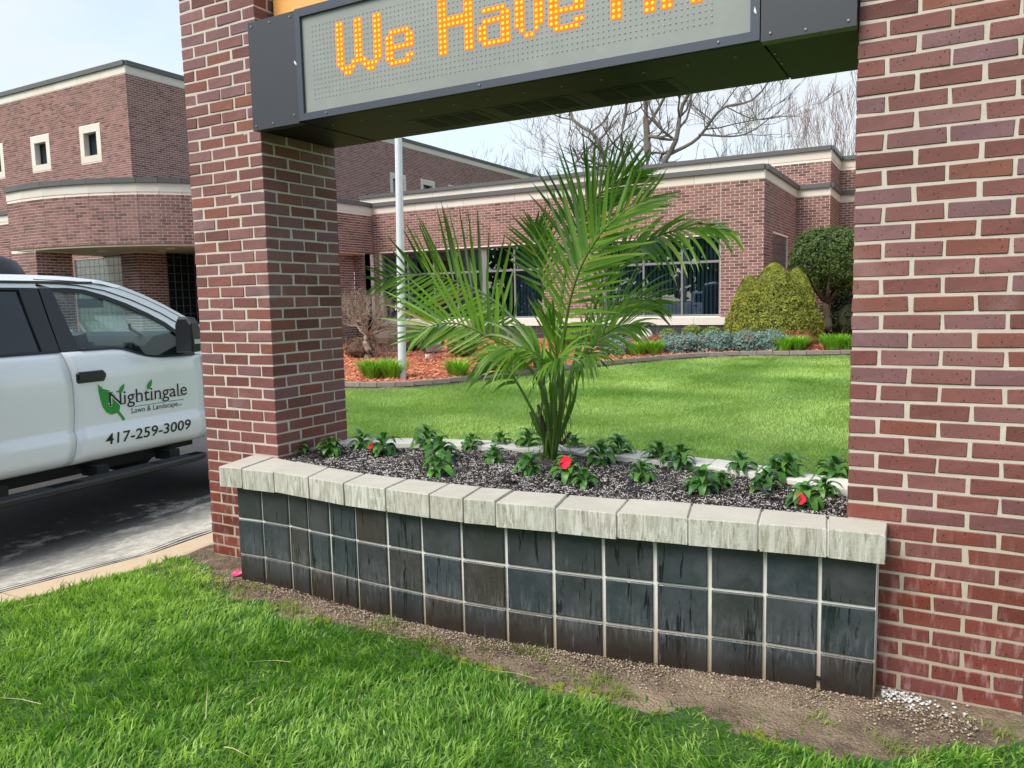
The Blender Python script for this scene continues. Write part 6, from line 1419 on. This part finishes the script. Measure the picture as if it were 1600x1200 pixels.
def bedding():
    for i, (x, y, z) in enumerate(FLW):
        r = random.Random(100+i); sc = r.uniform(1.05, 1.55)*(1.15 if i in (2, 4, 5, 20, 12, 23) else 1)*(.85 if i in (10, 21, 25) else 1)
        root = empty('bedding_plant', (x, y, .648), FLAB[i], 'plant', 'bedding plants in the planter')
        m = MB()
        for k in range(3):
            a = r.uniform(0, 6.3); m.tube([(0, 0, -.01), (.012*math.cos(a), .012*math.sin(a), .05*sc), (.02*math.cos(a), .02*math.sin(a), .07*sc)], [.004, .0035, .002], 5)
        m.build('stem', MT['palm_stem'], root)
        for tier, (n, h, tilt, rad) in enumerate(((8, .016, .12, .012), (9, .032, -.12, .018), (7, .048, -.45, .014), (5, .062, -.95, .006))):
            for k in range(n):
                a = 2*PI*(k+tier*.43)/n+r.uniform(-.3, .3)
                o = link('leaf', LEAVES[r.randrange(4)], None, root); s = sc*r.uniform(.8, 1.15)*(1 if tier < 3 else .72)
                o.scale = (s, s, s); o.location = (rad*math.cos(a), rad*math.sin(a), h*sc); o.rotation_euler = (r.uniform(-.25, .25), tilt+r.uniform(-.2, .2), a)
        if i == 12: petals(root, (.01, -.05, .105), .036, MT['petal'], (-.1, -1, .5)); petals(root, (.012, -.056, .107), .026, MT['petal'], (.2, -1, .3))
        if i == 26: petals(root, (-.01, -.07, .055), .025, MT['petal'], (0, -1, .5))
        if i == 3: petals(root, (-.05, -.05, .05), .026, MT['petal'], (.3, -1, .3), 4)
        if i == 0: petals(root, (.0, -.02, .125), .017, MT['pinkpetal'], (0, -.6, 1), 4)
        if i == 9: petals(root, (.0, -.02, .13), .012, simple('red bud', (.22, .01, .01), .5), (0, -.6, 1), 3)
    WL = ['black wilted clump at the front coping, left of the large crimson flower', 'black wilted clump at the front coping, right of the large crimson flower', 'largest black wilted clump, with wine-red leaves, near the right pillar', 'small dark wilted clump at the front coping beside the left pillar', 'dark wilted scrap of leaf lying on the soil left of the palm']
    for i, (x, y, z) in enumerate(WILT):
        r = random.Random(50+i); root = empty('wilted_plant', (x, y, .650), WL[i], 'plant', 'wilted plants in the planter')
        for k in range(11 if i != 4 else 5):
            a = r.uniform(0, 6.3); m = MB(); L = r.uniform(.03, .06)*(1.25 if i == 2 else 1); c = Vector((r.uniform(-.03, .03), r.uniform(-.02, .02), r.uniform(.0, .06 if i != 4 else .02)))
            d = Vector((math.cos(a), math.sin(a), r.uniform(-.9, .4))).normalized(); s = d.cross(Vector((0, 0, 1))).normalized()*L*.35
            m.add([tuple(c), tuple(c+d*L*.5+s+Vector((0, 0, .008))), tuple(c+d*L), tuple(c+d*L*.5-s)], [(0,1,2), (0,2,3)]); m.build('leaf', MT['wilt'], root)
bedding()
ff = empty('fallen_flower', (-.139, -.235, .012), 'pink fallen blossom on the bare soil at the left end of the tiled planter', 'flower')
petals(ff, (0, 0, .0), .03, MT['pinkpetal'], (.1, -.3, 1), 5)

# ------------------------------------------------------------------ grass
def blades(x, y, z, h, w, seed, lean=.5, flow=1.0, segs=2):
    r = np.random.default_rng(seed); n = len(x)
    f = np.array([noise.noise((a*1.3, b*1.3, 5)) for a, b in zip(x[::1], y[::1])])
    a = f*5*flow+r.normal(0, 1.1, n); l = lean*h*(.35+r.random(n)*1.0)
    wa = r.uniform(0, PI, n); dx, dy = np.cos(a)*l, np.sin(a)*l; wx, wy = np.cos(wa)*w/2, np.sin(wa)*w/2
    hz = np.sqrt(np.maximum(h*h-l*l*.8, (h*.35)**2))
    B = np.stack([x, y, z], 1)
    def P(fx, fz, s): return B+np.stack([dx*fx+wx*s, dy*fx+wy*s, hz*fz], 1)
    if segs == 2:
        V = np.stack([P(0, -.1, -1), P(0, -.1, 1), P(.32, .55, .85), P(.32, .55, -.85), P(1, 1, 0)], 1).reshape(-1, 3)
        T = (np.arange(n)[:, None, None]*5+np.array([[0,1,2],[0,2,3],[3,2,4]])[None]).reshape(-1, 3); k = 3
    else:
        V = np.stack([P(0, -.1, -1), P(0, -.1, 1), P(1, 1, 0)], 1).reshape(-1, 3); T = np.arange(n*3).reshape(-1, 3); k = 1
    pat = np.array([noise.noise((p*.8, q*.8, 2)) for p, q in zip(x, y)])
    return V, T, np.repeat(np.clip(.40+pat*.6+r.normal(0, .26, n), 0, 1), k)
def foreground_grass():
    r = np.random.default_rng(3); n = 230000
    x = r.uniform(-3.2, 5.2, n); y = r.uniform(-3.1, .4, n)
    xev = np.interp(y, [a for a, b in XE], [b for a, b in XE]); by = np.interp(x, BX, BY)
    nz = np.array([noise.noise((a*3.1, b*3.1, 0))*.10+noise.noise((a*11, b*11, 3))*.04 for a, b in zip(x, y)])
    d = by+nz-y        # distance inside the turf
    edge_k = x-xev
    cl = np.array([noise.noise((a*14, b*14, 8)) for a, b in zip(x, y)])
    p = np.clip(d/.10, 0, 1)*np.clip((edge_k+.02)/.05, 0, 1)
    thin = (r.random(n) < .035+.10*np.clip(cl, 0, 1))*(d < 0)*(d > -.22)*(x < 3.2)*(edge_k > .05)*(y < by+.1)
    keep = (r.random(n) < p) | thin.astype(bool); x, y, d, cl = x[keep], y[keep], d[keep], cl[keep]; m = len(x)
    z = np.array([noise.noise((a*.9, b*.9, 7))*.012 for a, b in zip(x, y)])
    z = np.where(x > 0, z, z)
    cl2 = np.array([noise.noise((a*5, b*5, 18)) for a, b in zip(x, y)]); h = (.022+.036*r.random(m)+.034*np.clip(cl, -.5, 1)+.030*np.clip(cl2, -.4, 1))*np.clip(.55+d*2.5, .4, 1.0); h = np.maximum(h, .015)
    V, T, t = blades(x, y, z, h, .0048+.0036*r.random(m), 4, lean=.85)
    fine = np.array([noise.noise((a*9, b*9, 31)) for a, b in zip(x, y)]); t = np.clip(t+np.repeat(fine*.55, 3), 0, 1)
    link('grass', tri_mesh('grass', V, T, t, MT['grass']), None, None, 'stuff')['label'] = 'bright green tufted grass in front of the planter'
foreground_grass()
def lawn():
    r = np.random.default_rng(5); n = 900000
    y = 1.05+12.6*r.random(n)**1.35; x = r.uniform(-9, 12, n)
    by = np.interp(x, EX, EY); xev = np.interp(y, [a for a, b in XE], [b for a, b in XE])
    vis = x < 3.46+(y+3.3)*.42+1.0; keep = (y < by-.02) & (x > xev+.05) & vis & (x > -.4-1.15*(y-1)-1.0)
    x, y = x[keep], y[keep]; m = len(x); z = .035*(y-.5)-.004
    V, T, t = blades(x, y, z, .028+.022*r.random(m), .004+.0012*y, 6, lean=.8, segs=1)
    nz = np.array([noise.noise((a*.5+b*.25, b*1.1, 4)) for a, b in zip(x, y)]); t = np.clip(t*.5+.3+nz*.9, 0, 1)
    link('lawn_grass', tri_mesh('lawn_grass', V, T, t, MT['lawnblade']), None, None, 'stuff')['label'] = 'short mown lawn between the planter and the mulch bed'
lawn()
def scatter_stones(name, n, fx, fy, s0, s1, mat, label, zf=0.004, seed=1):
    r = np.random.default_rng(seed); x = fx(r, n); y = fy(r, n, x); s = r.uniform(s0, s1, n)
    O = np.array([[1,0,0],[0,1,0],[-1,0,0],[0,-1,0],[0,0,1],[0,0,-1]], float)
    V = np.stack([x, y, np.full(n, zf)+s*.2], 1)[:, None, :]+(O[None]*r.uniform(.6, 1.1, (n, 6, 1)))*s[:, None, None]*np.array([1, 1, .6])
    T = (np.arange(n)[:, None, None]*6+np.array([[0,1,4],[1,2,4],[2,3,4],[3,0,4],[1,0,5],[2,1,5],[3,2,5],[0,3,5]])[None]).reshape(-1, 3)
    o = link(name, tri_mesh(name, V.reshape(-1, 3), T, np.repeat(r.random(n), 8), mat, True), None, None, 'stuff'); o['label'] = label
pebm = M('pale pebble', .8); pebm.color(pebm.mix(pebm.attr(), (.30, .27, .23), (.75, .74, .72)))
scatter_stones('pebbles', 170, lambda r, n: 3.275+np.abs(r.normal(0, .12, n)), lambda r, n, x: -.01-np.abs(r.normal(0, .055, n))-.3*(x-3.27)*r.random(n), .003, .012, pebm.mat, 'small white pebbles on the soil at the foot of the right brick pillar', seed=2)
chm = M('soil chip', .95); chm.color(chm.ramp(chm.attr(), [(0, (.10, .065, .04)), (.6, (.30, .22, .14)), (1, (.52, .45, .35))]))
scatter_stones('soil_chips', 8000, lambda r, n: r.uniform(-.75, 3.6, n), lambda r, n, x: np.interp(x, [a for a, b in FO], [b for a, b in FO])+.07-np.abs(r.normal(0, .10, n))-.002, .002, .0075, chm.mat, 'bits of gravel and bark on the bare soil strip along the tiled planter', seed=3)

def strays():
    r = np.random.default_rng(17); n = 1500
    x = r.uniform(-.7, 3.7, n); y0 = np.interp(x, BX, BY); y = y0+r.uniform(-.05, .30, n)
    cl = np.array([noise.noise((a*5, b*5, 14)) for a, b in zip(x, y)]); lim = np.interp(x, [a for a, b in FO], [b for a, b in FO])+.03
    k = (cl > .12) & (y < lim) & ~((x < -.6) & (y > -.1)); x, y = x[k], y[k]
    X = np.concatenate([x+r.normal(0, .012, len(x)) for _ in range(9)]); Y = np.concatenate([y+r.normal(0, .012, len(x)) for _ in range(9)]); m_ = len(X)
    V, T, t = blades(X, Y, np.full(m_, .0), .018+.028*r.random(m_), .003+.002*r.random(m_), 18, lean=1.1)
    sm_ = leafmat('sparse yellowing grass', (.17, .24, .04), (.46, .46, .16), .6, .3)
    link('sparse_grass', tri_mesh('sparse_grass', V, T, t, sm_), None, None, 'stuff')['label'] = 'sparse yellow-green grass wisps on the bare soil'
    n = 90; x = r.uniform(-2.6, 4.6, n); y = r.uniform(-2.9, .1, n); by = np.interp(x, BX, BY); k = (y < by) & (x > np.interp(y, [a for a, b in XE], [b for a, b in XE])+.03); x, y = x[k], y[k]
    V, T, t = blades(x, y, np.full(len(x), .03), .05+.05*r.random(len(x)), .003+.002*r.random(len(x)), 19, lean=2.2)
    st = simple('dry straw', (.55, .47, .27), .8); link('dry_blades', tri_mesh('dry_blades', V, T, t, st), None, None, 'stuff')['label'] = 'dry straw-coloured blades lying in the green turf'
    # moss cushions
    mb = MB(); rr = random.Random(5); mm_ = M('yellow green moss', .95); mm_.color(mm_.mix(mm_.noise(60, detail=5), (.07, .09, .012), (.30, .34, .03))); mm_.bump(mm_.noise(150), 1, .01)
    for cx, cy in ((-.20, -.34), (1.62, -.58), (1.78, -.57), (2.13, -.60), (2.25, -.58), (2.93, -.60), (3.05, -.62), (.75, -.50)):
        for k in range(10):
            x_, y_ = cx+rr.gauss(0, .035), cy+rr.gauss(0, .015); r_ = rr.uniform(.008, .022); mb.lathe([(r_, -.002), (r_*.8, .004), (r_*.35, .007)], (x_, y_, .003), 7)
    mb.build('moss', mm_.mat, None, 'stuff')['label'] = 'yellow-green moss cushions on the bare soil'
strays()
